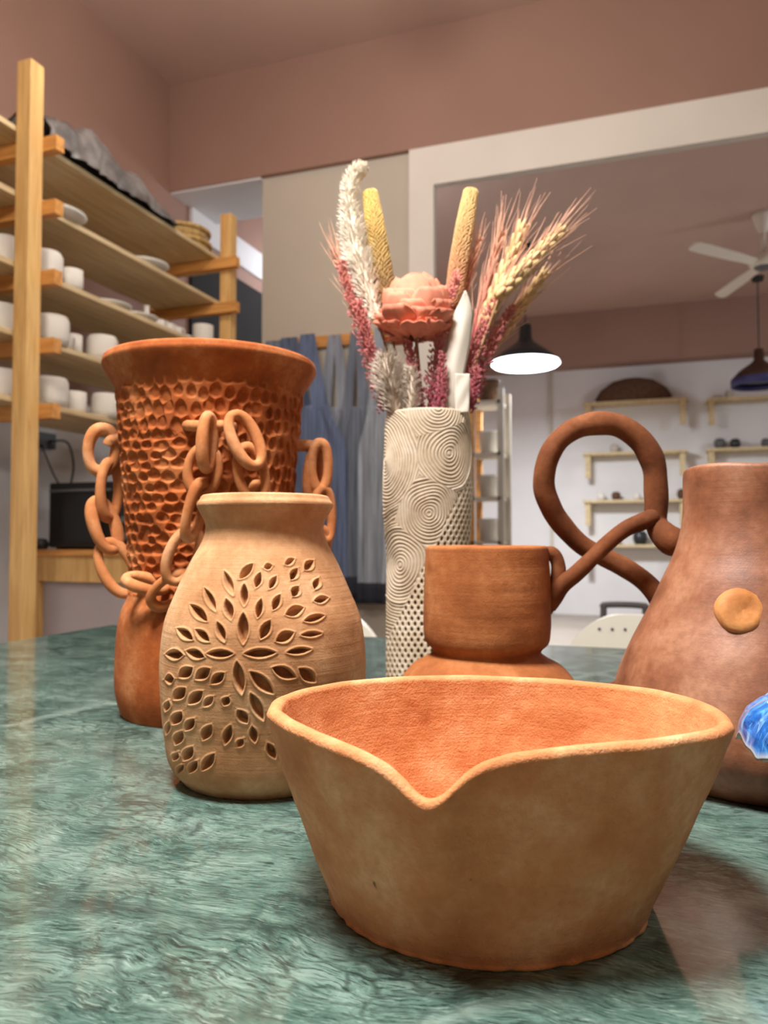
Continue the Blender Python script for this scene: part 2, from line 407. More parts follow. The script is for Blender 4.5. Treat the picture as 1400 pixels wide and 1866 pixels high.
# ------------------------------------------------------------------ ceiling fan
p = at(1392, 482, 6.1)
fan = empty('ceiling_fan', tuple(p)); tag(fan, 'white three-bladed ceiling fan on the brown ceiling', 'fan')
m = MB(); m.lathe([(.001, -.035), (.06, -.035), (.075, -.02)], 28); m.build('hub_cover', M['grey'], fan, smooth=True)
m = MB(); m.lathe([(.075, -.02), (.11, 0), (.115, .03), (.08, .07), (.03, .085), (.001, .085)], 28); m.build('motor', M['fanwhite'], fan, smooth=True)
zt = ZCEIL - p[2]
m = MB(); m.tube([(0, 0, .08), (0, 0, zt - .12)], .02, 10); m.build('rod', M['fanwhite'], fan, smooth=True)
m = MB(); m.lathe([(.02, zt - .16), (.04, zt - .14), (.08, zt - .03), (.085, zt - .001), (.001, zt - .001)], 24); m.build('canopy', M['fanwhite'], fan, smooth=True)
for ang in (208, 90, 329):
    a = math.radians(ang) + PSI
    c_, s_ = math.cos(a), math.sin(a); V = []
    for r, hw in ((.09, .03), (.22, .036), (.34, .046), (.7, .052), (.8, .05), (.83, .03)):
        for sgn in (-1, 1):
            for zz in (0, .008):
                V.append((r * c_ - sgn * hw * s_, r * s_ + sgn * hw * c_, zz + sgn * .012))
    Fs = []
    for i in range(5):
        b = i * 4
        Fs += [(b, b + 4, b + 6, b + 2), (b + 1, b + 3, b + 7, b + 5), (b, b + 1, b + 5, b + 4), (b + 2, b + 6, b + 7, b + 3)]
    Fs += [(0, 2, 3, 1), (20, 21, 23, 22)]
    m = MB(); m.add(V, Fs); m.build('blade', M['fanwhite'], fan)

# ------------------------------------------------------------------ marble table
tb = empty('marble_table', (1.0, 0.1, 0)); tag(tb, 'long table with a polished green marble top under the pottery', 'table')
o = box('table_top', M['marble'], -1.894, 1.4, -1.0, 1.014, ZT - .03, ZT, tb, bev=.003)
for lx in (-1.7, 1.2):
    for ly in (-.85, .85):
        box('leg', M['pine'], lx - .035, lx + .035, ly - .035, ly + .035, 0, ZT - .03, tb)
box('apron_rail', M['pine'], -1.7, 1.2, .83, .87, ZT - .12, ZT - .03, tb)
box('apron_rail', M['pine'], -1.7, 1.2, -.87, -.83, ZT - .12, ZT - .03, tb)

# ------------------------------------------------------------------ spouted bowl
def rimlist(l): a = np.array(l, dtype=float); return a[:, 0], a[:, 1]
BD = .337; c0 = on_z(908, 1500, ZT); c0 = at(898, 1600, BD); BLOC = (c0[0], c0[1], ZT)
fx, fy = rimlist([(485, 1292), (500, 1306), (560, 1336), (640, 1368), (690, 1393), (725, 1418), (755, 1444), (775, 1454), (790, 1457), (806, 1450), (825, 1430), (845, 1410), (870, 1396), (930, 1378), (1000, 1368), (1100, 1358), (1200, 1350), (1280, 1339), (1312, 1331), (1330, 1323), (1337, 1316)])
bx_, by_ = rimlist([(485, 1292), (495, 1272), (540, 1254), (620, 1240), (720, 1231), (850, 1228), (1000, 1234), (1100, 1243), (1200, 1254), (1280, 1274), (1306, 1286), (1325, 1299), (1334, 1309), (1337, 1316)])
NP = 720; ph = np.linspace(0, 2 * math.pi, NP, endpoint=False)
ra, rb = .0968, .080
rim = np.stack([ra * np.sign(np.cos(ph)) * np.abs(np.cos(ph)) ** .90, rb * np.sign(np.sin(ph)) * np.abs(np.sin(ph)) ** .90], -1)
def loc2world(L): return np.array(BLOC) + L[..., 0:1] * RGT + L[..., 1:2] * FH + L[..., 2:3] * np.array([0, 0, 1.0])
zr = np.full(NP, .078)
for it in range(6):
    L = np.concatenate([rim, zr[:, None]], 1); Wd = loc2world(L); px, py = project(Wd)
    isf = (np.arange(NP) >= px.argmin()) & (np.arange(NP) <= px.argmax())      # near half of the rim, tangent to tangent
    px = 485 + (px - px.min()) / (px.max() - px.min()) * 852
    tgt = np.where(isf, np.interp(px, fx, fy), np.interp(px, bx_, by_))
    dep = (Wd - CAM) @ FWD
    zr = zr + (py - tgt) * dep / F
ker = np.hanning(17); ker /= ker.sum()
zs = np.convolve(np.concatenate([zr[-20:], zr, zr[:20]]), ker, 'same')[20:-20]
k2 = np.hanning(41); k2 /= k2.sum(); zw = np.convolve(np.concatenate([zr[-80:], zr, zr[:80]]), k2, 'same')[80:-80]
wn_ = smoothstep(230, 130, np.abs(px - 790)) * (np.sin(ph) < 0); zr = zs * wn_ + zw * (1 - wn_)
notch = np.exp(-((px - 790) / 55.0) ** 2) * (np.sin(ph) < 0)
rim = rim * (1 + .05 * notch)[:, None]
base = np.stack([.0675 * np.cos(ph) - .0025, .065 * np.sin(ph) + .003], -1)
rows = []
wob = vnoise(np.stack([np.cos(ph) * 5, np.sin(ph) * 5, ph * 0], -1), 3.0, 3)
for i, tt in enumerate(np.concatenate([[0, .008, .02, .03], np.linspace(.045, 1, 110)])):
    q = base * (1 - tt) + rim * tt
    q = q * (1 + .016 * math.sin(math.pi * tt))
    if i == 1: q = q * (1 + .012 + .010 * wob)[:, None]
    if i == 0: q = q * (1 + .004 + .010 * wob)[:, None]
    if i == 2: q = q * (1 + .004 + .006 * wob)[:, None]
    rows.append(np.concatenate([q, (tt * (zr - .0028))[:, None]], 1))
nrm = rim / np.linalg.norm(rim, axis=1, keepdims=True)
th = .0066 + .0012 * vnoise(np.stack([np.cos(ph), np.sin(ph), ph * 0], -1), 2.2, 5)
for k in range(1, 12):                                      # rounded lip
    a = math.pi * k / 12
    q = rim - nrm * (th * (1 - math.cos(a)) / 2)[:, None]
    rows.append(np.concatenate([q, (zr - .0028 + .0028 * math.sin(a))[:, None]], 1))
for tt in np.linspace(1, .09, 90):
    q = (base * (1 - tt) + rim * tt) * (1 + .016 * math.sin(math.pi * tt))
    n2 = q / np.linalg.norm(q, axis=1, keepdims=True)
    rows.append(np.concatenate([q - n2 * th[:, None], (tt * (zr - .0028))[:, None]], 1))
z_in = rows[-1][:, 2].mean()
for s_ in (.8, .5, .2, .01):
    q = rows[-1][:, :2] if s_ == .8 else q0
    if s_ == .8: q0 = q.copy()
    rows.append(np.concatenate([q0 * s_, np.full((NP, 1), z_in - .002)], 1))
rows.insert(0, np.concatenate([rows[0][:, :2] * .01, np.zeros((NP, 1))], 1))
V = np.stack(rows)
V = V + (vnoise(V, 55, 2) * .0006 + vnoise(V, 150, 9) * .00025)[..., None] * np.concatenate([nrm, np.zeros((NP, 1))], 1)[None]
V[0, :, 2] = 0; V[1, :, 2] = np.abs(V[1, :, 2]) * 0
bo = mesh_np('pouring_bowl', V, grid_faces(V.shape[0], NP), M['bowl'], BLOC, PSI)
tag(bo, 'wide terracotta bowl with a pinched pouring spout in the foreground', 'bowl')

# ------------------------------------------------------------------ lathed pots with carved or stamped surfaces
def dense_profile(pts, n, inner_th, zfloor=.006, lip=6):
    """outer wall (n rows), rounded lip, inner wall back down to the floor"""
    pts = sorted(pts, key=lambda q: q[1]) if False else pts
    C = catmull(pts, 400)
    s = np.concatenate([[0], np.cumsum(np.hypot(*np.diff(C, axis=0).T))])
    u = np.linspace(0, s[-1], n)
    outer = np.stack([np.interp(u, s, C[:, 0]), np.interp(u, s, C[:, 1])], -1)
    R, Zt = outer[-1]
    lipr = [(R - inner_th * (1 - math.cos(math.pi * k / lip)) / 2, Zt + inner_th * .45 * math.sin(math.pi * k / lip)) for k in range(1, lip + 1)]
    inn = [(max(.004, r - inner_th), z) for r, z in outer[::-4] if z > zfloor + .002]
    inn += [(inn[-1][0] * .6, zfloor), (.0005, zfloor)]
    return outer, np.array(lipr + inn)
def pot_grid(outer, rest, ang):
    prof = np.vstack([[[.0005, outer[0, 1]]], outer, rest])
    return np.stack([prof[:, 0:1] * np.cos(ang)[None], prof[:, 0:1] * np.sin(ang)[None], np.repeat(prof[:, 1:2], len(ang), 1)], -1)
def to_world(V, loc): return np.array(loc) + V[..., 0:1] * RGT + V[..., 1:2] * FH + V[..., 2:3] * np.array([0, 0, 1.0])

# --- carved vase
AX, D = 481, .500
pts = [(.0, 0)]
pr = profile(AX, D, [(146, 1441), (152, 1432), (160, 1420), (170, 1372), (179, 1314), (185, 1250), (186, 1195), (178, 1132), (158, 1080), (133, 1025), (115, 992), (107, 968), (108, 952), (116, 936), (122, 925), (122, 918), (117, 911)])
pr = [(pr[0][0] - .003, 0), (pr[0][0], .0015)] + [q for q in pr if q[1] > .006]
c0 = at(AX, 1400, D); LOC = (c0[0], c0[1], ZT)
outer, rest = dense_profile(pr, 560, .0062)
thr = (rest[:, 1] > outer[-1, 1] - .022) & (np.arange(len(rest)) >= 6)
rest[thr, 0] = np.minimum(rest[thr, 0], .021)  # unseen throat pinched so less light gets in behind the leaf cuts
ang = angles(620, 60, 1.7); V = pot_grid(outer, rest, ang)
no = 1 + len(outer)
Wd = to_world(V[1:no], LOC); px, py = project(Wd)
front = np.sin(ang)[None, :] < -0.05
S_ = 3.109; OX, OY = 270, 880
LEAF = [(540,745,540,905,50,1),(345,968,475,968,38,1),(555,968,715,962,42,1),(505,1020,530,1190,50,1),(640,880,690,785,46,1),(545,580,545,690,34,1),(620,760,640,665,32,1),(395,795,432,895,38,1),(445,665,470,770,44,1),(435,510,480,630,36,.6),(520,540,590,465,36,.7),(610,590,635,515,32,1),(690,595,725,535,28,.8),(710,715,745,640,36,1),(660,480,700,470,25,.5),(780,460,825,435,25,.4),(810,545,845,490,35,.9),(890,490,935,445,38,.6),(820,640,850,590,42,1),(945,600,965,545,34,.7),(945,668,1015,655,30,.8),(785,745,875,710,46,.7),(890,780,990,755,30,.6),(730,895,820,850,50,.7),(875,862,975,855,22,.6),(795,960,915,945,28,1),(325,605,380,720,36,.7),(245,695,330,780,46,1),(170,830,250,885,42,1),(275,835,345,895,40,1),(225,955,315,985,42,1),(105,972,195,975,46,1),(180,1100,250,1050,50,1),(275,1110,350,1055,50,1),(365,1135,430,1080,42,1),(100,1115,145,1110,44,1),(150,1225,210,1165,50,1),(235,1250,305,1185,48,1),(320,1265,365,1215,32,.5),(585,1075,705,1190,58,1),(710,1050,830,1100,55,1),(860,1055,945,1125,55,1),(585,1200,650,1340,50,1),(510,1290,560,1360,48,1),(430,1260,455,1215,36,.8),(145,1365,190,1300,46,1),(215,1400,260,1340,38,1),(310,1455,355,1375,46,.9),(435,1480,465,1380,38,1),(590,1385,605,1470,36,1),(510,1495,535,1455,30,.6),(160,1480,195,1410,40,1),(205,1570,250,1500,44,1),(310,1625,370,1540,44,1),(235,1640,275,1580,36,1),(150,1570,170,1530,26,1),(105,1290,120,1240,24,1),(110,1420,125,1360,20,1),(170,1640,200,1600,24,.8),(760,1230,860,1290,52,1),(720,1330,800,1420,48,1),(880,1190,960,1230,44,1),(680,1480,720,1560,40,1),(820,1440,880,1520,40,.9)]
dent = np.zeros(px.shape); ridge = np.zeros(px.shape)
for (x1, y1, x2, y2, wd, dp) in LEAF:
    x1, x2 = OX + x1 / S_, OX + x2 / S_; y1, y2 = OY + y1 / S_, OY + y2 / S_; hw = wd / S_ / 2 * 1.08
    cx, cy = (x1 + x2) / 2, (y1 + y2) / 2; Ln = math.hypot(x2 - x1, y2 - y1) / 2 * 1.06
    ux, uy = (x2 - x1) / (2 * Ln) * 1.06, (y2 - y1) / (2 * Ln) * 1.06
    a = ((px - cx) * ux + (py - cy) * uy) / Ln; b = (-(px - cx) * uy + (py - cy) * ux)
    prof_w = hw * np.clip(1 - a * a, -.6, 1)                       # lens-shaped leaf
    sd = np.abs(b) - prof_w                                         # <0 inside, in pixels
    sd = np.where(np.abs(a) > 1, np.maximum(sd, (np.abs(a) - 1) * Ln), sd)
    dent = np.maximum(dent, dp * smoothstep(1.2, -3.2, sd))
    ridge = np.maximum(ridge, np.exp(-((sd - 3.0) / 2.2) ** 2))
dent *= front; ridge *= front
nx = np.gradient(outer[:, 0]); nz = np.gradient(outer[:, 1]); ln_ = np.hypot(nx, nz)
nr_, nzz = nz / ln_, -nx / ln_
off = -.0062 * dent + .0005 * ridge * (1 - dent)
V[1:no, :, 0] += off * nr_[:, None] * np.cos(ang); V[1:no, :, 1] += off * nr_[:, None] * np.sin(ang); V[1:no, :, 2] += off * nzz[:, None]
V[..., :2] *= (1 + .010 * vnoise(V, 22, 4) + .004 * vnoise(V, 70, 5))[..., None]
V[1:no][outer[:, 1] < .0001, :, 2] = 0
Fq = grid_faces(V.shape[0], len(ang))
hole = np.zeros(V.shape[:2], bool); hole[1:no] = dent > .93; hf = hole.ravel()
Fq = Fq[~(hf[Fq].all(1))]
cv = mesh_np('carved_vase', V, Fq, M['carved'], LOC, PSI)
tag(cv, 'buff clay vase pierced with a sunburst of leaf-shaped cuts', 'vase')

# --- tall vase with stamped scales and a clay chain
AX, D = 381, .690; CH_AX, CH_D = AX, D
c0 = at(AX, 1300, D); LOC = (c0[0], c0[1], ZT); CHLOC = LOC
pr = profile(AX, D, [(154, 1312), (160, 1296), (164, 1250), (165, 1200), (161, 1140), (154, 1108), (145, 1088), (139, 1066), (141, 1020), (145, 960), (153, 860), (159, 790), (162, 748), (165, 726), (170, 713), (178, 700), (186, 688), (191, 677), (190, 669)])
pr = [(pr[0][0] - .004, 0), (pr[0][0], .0015)] + [q for q in pr if q[1] > .006]
root = empty('chain_vase', LOC, PSI); tag(root, 'tall orange terracotta vase stamped with scales and hung with clay chains', 'vase')
outer, rest = dense_profile(pr, 620, .007)
ang = angles(620, 70, 1.65); V = pot_grid(outer, rest, ang); no = 1 + len(outer)
zz = V[1:no, :, 2]; th_ = np.broadcast_to(ang + math.pi / 2, zz.shape)
zlo, zhi = at(AX, 1078, D)[2] - ZT, at(AX, 692, D - .07)[2] - ZT
arc = th_ * .076
def cells(wc, hc, seed):
    """thumbnail stamps: jittered brick lattice, 1 on the ridges between the stamps, 0 inside them"""
    jj = np.floor(zz / hc); best = np.full(zz.shape, 9.0)
    for dj in (-1, 0, 1):
        J = jj + dj; sh_ = .5 * (J % 2) + .3 * np.sin(J * 12.9898 + seed)
        ii = np.floor(arc / wc - sh_)
        for di in (-1, 0, 1):
            I = ii + di; h1 = np.sin(I * 127.1 + J * 311.7 + seed) * 43758.5; h2 = np.sin(I * 269.5 + J * 183.3 + seed) * 24634.6; h3 = np.sin(I * 91.5 + J * 57.3 + seed) * 9634.6
            h1, h2, h3 = h1 - np.floor(h1), h2 - np.floor(h2), h3 - np.floor(h3)
            cx = (I + .5 + sh_ + .34 * (h1 - .5)) * wc; cz = (J + .5 + .42 * (h2 - .5)) * hc; sc = .82 + .4 * h3
            d = np.hypot((arc - cx) / (wc * .52), (zz - cz + .18 * hc * ((arc - cx) / (wc * .5)) ** 2) / (hc * .56)) / sc
            best = np.minimum(best, d)
    return smoothstep(.55, 1.02, best) * (.75 + .35 * vnoise(np.stack([arc, zz, zz * 0], -1), 90, 8))
scale1 = cells(.0135, .0086, 1.0); scale2 = cells(.0098, .0125, 4.0)
bl = smoothstep(.1, .5, th_) ; bl = np.maximum(bl, smoothstep(.225, .245, zz) * smoothstep(-.9, -.5, th_))
mask = smoothstep(zlo - .002, zlo + .004, zz) * smoothstep(zhi + .002, zhi - .004, zz)
off = mask * (.0036 * (scale1 * (1 - bl) + .9 * scale2 * bl) - .0008)
V[1:no, :, 0] += off * np.cos(ang); V[1:no, :, 1] += off * np.sin(ang)
V[..., :2] *= (1 + .012 * vnoise(V, 16, 14))[..., None]
V[1:no][outer[:, 1] < .0001, :, 2] = 0
mesh_np('body', V, grid_faces(V.shape[0], len(ang)), M['chainv'], (0, 0, 0), 0, root)
def local(P, loc):               # world -> camera-aligned local coordinates of a thing standing at loc
    d = np.asarray(P) - np.array(loc); return np.stack([d @ RGT, d @ FH, d[..., 2]], -1)
def chain_depth(px, out=.012):
    R = .076; dx = (px - AX) / F * D
    return D - (math.sqrt(max(0, R * R - dx * dx)) + out if abs(dx) < R else out * .2)
def chain_link(px, py, Lpx, Wpx, tilt, roll, tube_=11.5, dd=0.0, name='chain_link', arcpart=None):
    """oval clay link; tilt = long axis from vertical (deg, + leans right at top), roll = turn about the long axis"""
    tube = tube_ * .86; Wpx += 5; Lpx += 4
    Dd = chain_depth(px) + dd; C = local(at(px, py, Dd), LOC); k = Dd / F
    a = math.radians(tilt); r = math.radians(roll)
    ez = np.array([math.sin(a), 0, math.cos(a)]); ex0 = np.array([math.cos(a), 0, -math.sin(a)]); ey = np.array([0, 1.0, 0])
    ex = ex0 * math.cos(r) + ey * math.sin(r)
    hl, hw = (Lpx / 2 - tube) * k, (Wpx / 2 - tube) * k
    tt = np.linspace(0, 2 * math.pi, 40, endpoint=False)
    P = C + (hw * np.sign(np.cos(tt)) * np.abs(np.cos(tt)) ** .85)[:, None] * ex + (hl * np.sin(tt))[:, None] * ez
    m = MB(); R = tube * k * (1 + .1 * np.sin(tt * 2 + px)); m.tube(P, R, 12, closed=True)
    return m.build(name, M['link'], root, smooth=True)
def lug(pts, rad):
    m = MB(); P = np.array([local(at(x, y, chain_depth(x, o)), LOC) for x, y, o in pts]); P = catmull(P, 16); m.tube(P, rad, 10); m.build('lug', M['link'], root, smooth=True)
lug([(243, 806, -.004), (222, 800, .006), (203, 803, .012), (197, 812, .012)], .0052)
lug([(335, 775, -.006), (352, 776, .010), (380, 777, .013), (408, 776, .010), (424, 777, -.006)], .0046)
lug([(540, 812, -.004), (562, 812, .006), (578, 816, .01)], .0055)
chain_link(186, 820, 96, 64, 5, 25, 12.5)
chain_link(200, 893, 116, 62, 2, 68, 12, .004)
chain_link(191, 957, 112, 58, -18, 48, 12.5)
chain_link(214, 1035, 116, 66, -28, 18, 11)
chain_link(266, 1063, 88, 60, -74, 70, 11.5, -.004)
chain_link(312, 1076, 96, 62, 52, 30, 11, .003)
chain_link(334, 1012, 116, 64, 22, 18, 11)
chain_link(356, 930, 118, 56, 14, 66, 12, -.003)
chain_link(370, 858, 98, 68, 6, 8, 11)
chain_link(378, 806, 114, 54, 2, 74, 12.5, -.008)
chain_link(447, 802, 118, 66, -24, 38, 12, -.004)
chain_link(458, 862, 112, 62, -12, 20, 11)
chain_link(482, 930, 112, 60, -16, 60, 11)
chain_link(520, 985, 110, 60, -30, 20, 11)
chain_link(583, 850, 100, 46, 0, 20, 11.5)
chain_link(572, 868, 108, 52, 2, 60, 11, .006)
chain_link(590, 938, 110, 50, -3, 40, 11)
chain_link(572, 1010, 110, 56, 16, 30, 11)

# --- cream flower vase
AX, D = 780, .790; c0 = at(AX, 1260, D); VLOC = (c0[0], c0[1], ZT)
pr = profile(AX, D, [(76, 1270), (77, 1200), (76, 1080), (76, 1010), (80, 960), (83, 900), (82, 850), (80, 800), (79, 775), (77, 759)])
pr = [(pr[0][0] - .002, 0), (pr[0][0], .001)] + [q for q in pr if q[1] > .006]
outer, rest = dense_profile(pr, 780, .006)
ang = angles(460, 50, 1.6); V = pot_grid(outer, rest, ang); no = 1 + len(outer)
px, py = project(to_world(V[1:no], VLOC)); front = (np.sin(ang)[None, :] < .02)
# ripple pattern: concentric grooves round several centres, then a pricked lattice low on the right
axx = (AX + 84 * np.arcsin(np.clip((px - AX) / 84, -1, 1)))         # unrolled
cent = [(819, 826, 62, 0), (700, 838, 88, .3), (728, 1030, 62, .6), (782, 935, 60, .1), (800, 740, 60, .5), (870, 930, 50, .2)]
bestd = np.full(px.shape, 1e9); g = np.zeros(px.shape)
for (cx, cy, rr, phs) in cent:
    ux = AX + 84 * np.arcsin(np.clip((cx - AX) / 84, -1, 1))
    d = np.hypot((axx - ux) * 1.0, (py - cy) * .92) + 4 * vnoise(np.stack([axx, py, px * 0], -1), .03, 6)
    key = d / rr
    g = np.where(key < bestd, d / 5.8 + phs, g); bestd = np.minimum(bestd, key)
groove = smoothstep(.15, .75, .5 + .5 * np.cos(2 * math.pi * g)) * (.75 + .25 * vnoise(np.stack([axx, py, px * 0], -1), .12, 4))
lat = smoothstep(-8, 14, (py - 880) + (px - 850) * 1.95)
la = (axx * .84 + py * .54) / 10.5; lb = (axx * .84 - py * .54) / 10.5
holes = smoothstep(.25, .85, (.5 + .5 * np.cos(2 * math.pi * la)) * (.5 + .5 * np.cos(2 * math.pi * lb)) * 1.4)
wash = (groove * (1 - lat) * .6 + holes * lat * .95) * front
off = -(.0010 * groove * (1 - lat) + .0022 * holes * lat) * front
seam = np.exp(-((bestd - 1.02) / .06) ** 2); off += .0008 * seam * (1 - lat) * front
V[1:no, :, 0] += off * np.cos(ang); V[1:no, :, 1] += off * np.sin(ang)
V[..., :2] *= (1 + .022 * vnoise(V, 14, 21))[..., None]
V[1:no][outer[:, 1] < .0001, :, 2] = 0
at_ = np.zeros(V.shape[:2]); at_[1:no] = wash
fv = mesh_np('flower_vase', V, grid_faces(V.shape[0], len(ang)), M['stone'], VLOC, PSI, attr=at_)
tag(fv, 'tall cream cylinder vase incised with ripples, holding dried flowers', 'vase')

# --- jug with a knotted handle
AX, D = 888, .600; c0 = at(AX, 1300, D); LOC = (c0[0], c0[1], ZT)
pr = profile(AX, D, [(118, 1352), (138, 1335), (160, 1300), (166, 1268), (158, 1238), (136, 1212), (111, 1198), (98, 1187), (102, 1179), (112, 1168), (115.5, 1146), (115.5, 1105), (114, 1055), (112, 1015), (111, 1000)])
pr = [(pr[0][0] - .004, 0), (pr[0][0], .0015)] + [q for q in pr if q[1] > .006]
root = empty('knotted_handle_jug', LOC, PSI); tag(root, 'terracotta jug with a cylindrical collar and a big looped handle', 'jug')
outer, rest = dense_profile(pr, 200, .0055); ang = np.linspace(0, 2 * math.pi, 240, endpoint=False); V = pot_grid(outer, rest, ang)
V[..., :2] *= (1 + .008 * vnoise(V, 30, 31) + .004 * np.sin(V[..., 2] * 900)[...] * 0)[..., None]
V[..., :2] *= (1 + .003 * vnoise(V * np.array([.15, .15, 1]), 150, 33))[..., None]
V[1:1 + len(outer)][outer[:, 1] < .0001, :, 2] = 0
mesh_np('body', V, grid_faces(V.shape[0], len(ang)), M['jug'], (0, 0, 0), 0, root)
def coil(name, pts, mat='handle', n=90, seg=16):
    A = np.array([list(local(at(x, y, D + dd), LOC)) + [r * D / F] for x, y, r, dd in pts]); A = catmull(A, n)
    P = A[:, :3]; R = A[:, 3] * (1 + .06 * vnoise(P, 70, 3))
    P = P + .0008 * np.stack([vnoise(P, 60, 1), vnoise(P, 60, 2), vnoise(P, 60, 5)], -1)
    # rounded ends
    R[0] *= .3; R[1] *= .75; R[-1] *= .25; R[-2] *= .7
    m = MB(); m.tube(P, R, seg); return m.build(name, M[mat], root, smooth=True)
coil('loop_handle', [(1243, 992, 16, -.012), (1228, 988, 27, -.012), (1210, 974, 24, -.008), (1196, 950, 20, .0), (1197, 905, 21, .0), (1193, 855, 22, .0), (1172, 808, 22, .0), (1137, 780, 21, 0), (1095, 771, 21, 0), (1050, 780, 20, 0), (1015, 807, 20, 0), (995, 848, 20, .002), (993, 890, 20, .006), (1006, 930, 20, .01), (1030, 963, 19, .014), (1066, 996, 18, .016), (1102, 1016, 18, .016), (1146, 1040, 18, .014), (1186, 1070, 19, .01), (1206, 1108, 19, .01), (1206, 1160, 19, .01), (1180, 1215, 19, .01), (1120, 1262, 19, .008), (1040, 1285, 20, 0)], n=160)
coil('handle_strap', [(992, 1108, 20, .0), (1008, 1082, 20, -.004), (1026, 1064, 17, -.008), (1050, 1045, 15, -.012), (1080, 1016, 14, -.014), (1112, 985, 14, -.014), (1146, 962, 15, -.012), (1174, 949, 16, -.008), (1197, 940, 15, -.002)], n=60)
coil('handle_root', [(990, 1008, 12, -.004), (1008, 1010, 13, -.004), (1018, 1030, 13, -.004), (1016, 1060, 15, -.004), (1004, 1090, 16, -.002), (990, 1120, 14, 0)], n=40)

# --- pear-shaped vase
AX, D = 1374, .505; c0 = at(AX, 1350, D); LOC = (c0[0], c0[1], ZT)
pr = profile(AX, D, [(205, 1435), (225, 1405), (246, 1350), (252, 1300), (243, 1250), (230, 1213), (211, 1171), (178, 1109), (153, 1054), (132, 1008), (118, 954), (115, 908), (115, 870), (114, 857)])
pr = [(pr[0][0] - .006, 0), (pr[0][0], .002)] + [q for q in pr if q[1] > .008]
root = empty('pear_vase', LOC, PSI); tag(root, 'pear-shaped brown clay vase with a round button, at the right edge', 'vase')
outer, rest = dense_profile(pr, 260, .006); ang = np.linspace(0, 2 * math.pi, 300, endpoint=False); V = pot_grid(outer, rest, ang)
fac = .5 + .5 * np.cos(6 * ang)[None]; V[..., :2] *= (1 - .034 * fac * smoothstep(.12, .17, V[..., 2]) + .016 * vnoise(V, 24, 41) + .006 * vnoise(V, 60, 42))[..., None]
V[..., 2] += smoothstep(.17, .2, V[..., 2]) * .0016 * vnoise(V * np.array([1, 1, 0]), 40, 43)
V[1:1 + len(outer)][outer[:, 1] < .0001, :, 2] = 0
mesh_np('body', V, grid_faces(V.shape[0], len(ang)), M['pear'], (0, 0, 0), 0, root)
bR = 150 / F * D; bp = local(at(1348, 1116, D - math.sqrt(bR ** 2 - (26 / F * D) ** 2) * .93), LOC)
tl = math.radians(-22)
ex = np.array([1, 0, 0]); en = np.array([-.12, -math.cos(tl), -math.sin(tl)]); en /= np.linalg.norm(en); ez = np.cross(en, ex); ez /= np.linalg.norm(ez); ex = np.cross(ez, en)
rb_ = 43.5 / F * (D - .05); a = np.arange(48) * 2 * math.pi / 48; rowsb = []
for rr, hh in ((.6, -.010), (.97, -.004), (1.0, .001), (.97, .0042), (.88, .0062), (.6, .0072), (.3, .0066), (.01, .0064)):
    wv = 1 + .025 * np.sin(3 * a + 1) + .015 * np.sin(5 * a)
    rowsb.append(bp + (rr * rb_ * wv * np.cos(a))[:, None] * ex + (rr * rb_ * wv * np.sin(a))[:, None] * ez + hh * en)
V = np.stack(rowsb); V = V + (vnoise(V, 130, 5) * .0009)[..., None] * en
mesh_np('button', V, grid_faces(8, 48), M['button'], (0, 0, 0), 0, root)['label'] = 'round orange clay button'

# --- blue glazed petal dish, mostly outside the right edge
def glaze():
    k = NT('blue glaze'); ob = k.tc.outputs['Object']
    n = k.noise(ob, 70, 4, .6, 2.5); n2 = k.noise(k.mapping((60, 260, 60), (0, 0, .6)), 1.0, 3, .6, 1.0)
    c = k.ramp(n, [(.3, lin((14, 62, 132))), (.5, lin((34, 104, 182))), (.68, lin((84, 156, 212)))])
    c = k.mix(k.ramp(n2, [(.56, BW(0)), (.7, BW(.6))]), c, lin((150, 205, 240)))
    a = k.n('ShaderNodeAttribute'); a.attribute_name = 'wash'
    c = k.mix(a.outputs['Fac'], c, lin((226, 222, 205)))
    k.l(c, k.b.inputs['Base Color']); k.b.inputs['Roughness'].default_value = .12; k.b.inputs['Coat Weight'].default_value = .6
    k.l(k.bump(n, .25, .001), k.b.inputs['Normal']); return k.m
M['blue'] = glaze()
D = .360; c0 = at(1357, 1345, D); RB = .042; PC = c0 + RGT * RB; LOC = (PC[0], PC[1], ZT)
root = empty('blue_ceramic_flower', LOC, PSI); tag(root, 'glossy blue glazed ceramic flower with a drooping scalloped edge at the right edge', 'ornament')
zh = lambda y: at(1360, y, D)[2] - ZT
na = 240; a = np.linspace(0, 2 * math.pi, na, endpoint=False); NPET = 7
ph_ = ((a - math.pi - .25) * NPET / (2 * math.pi)) % 1.0; tip = np.abs(ph_ - .5) * 2            # 0 at a scallop's middle, 1 at its corners
s_ = np.linspace(0, 1, 46)
rowsb = []; ed = []
for q in s_:
    r = RB * (np.interp(q, [0, .25, .5, .7, .85, 1], [.01, .42, .72, .88, .965, 1.0])) * (1 + .05 * q * (tip ** 2 - .4))
    zlow = zh(1352) - (zh(1352) - zh(1378)) * tip ** 2.2
    ztop = zh(1262); f = np.interp(q, [0, .25, .5, .7, .85, 1], [0, .06, .2, .42, .7, 1.0])
    z = ztop + (zlow - ztop) * f + .0012 * np.sin(a * 14 + q * 5) * q
    rowsb.append(np.stack([r * np.cos(a), r * np.sin(a), z], -1)); ed.append(np.full(na, max(0, (q - .93) / .07)) ** 1.5 * .9 + .0 * a)
top = np.stack(rowsb); inn = top[::-1] * np.array([.93, .93, 1]) - np.array([0, 0, .0022]); inn[0] = top[-1] * np.array([.95, .95, 1]) + np.array([0, 0, .0004])
Vb = np.concatenate([top, inn]); wb_ = np.concatenate([np.stack(ed), np.full((46, na), .75)])
mesh_np('cap', Vb, grid_faces(92, na), M['blue'], (0, 0, 0), 0, root, attr=wb_)
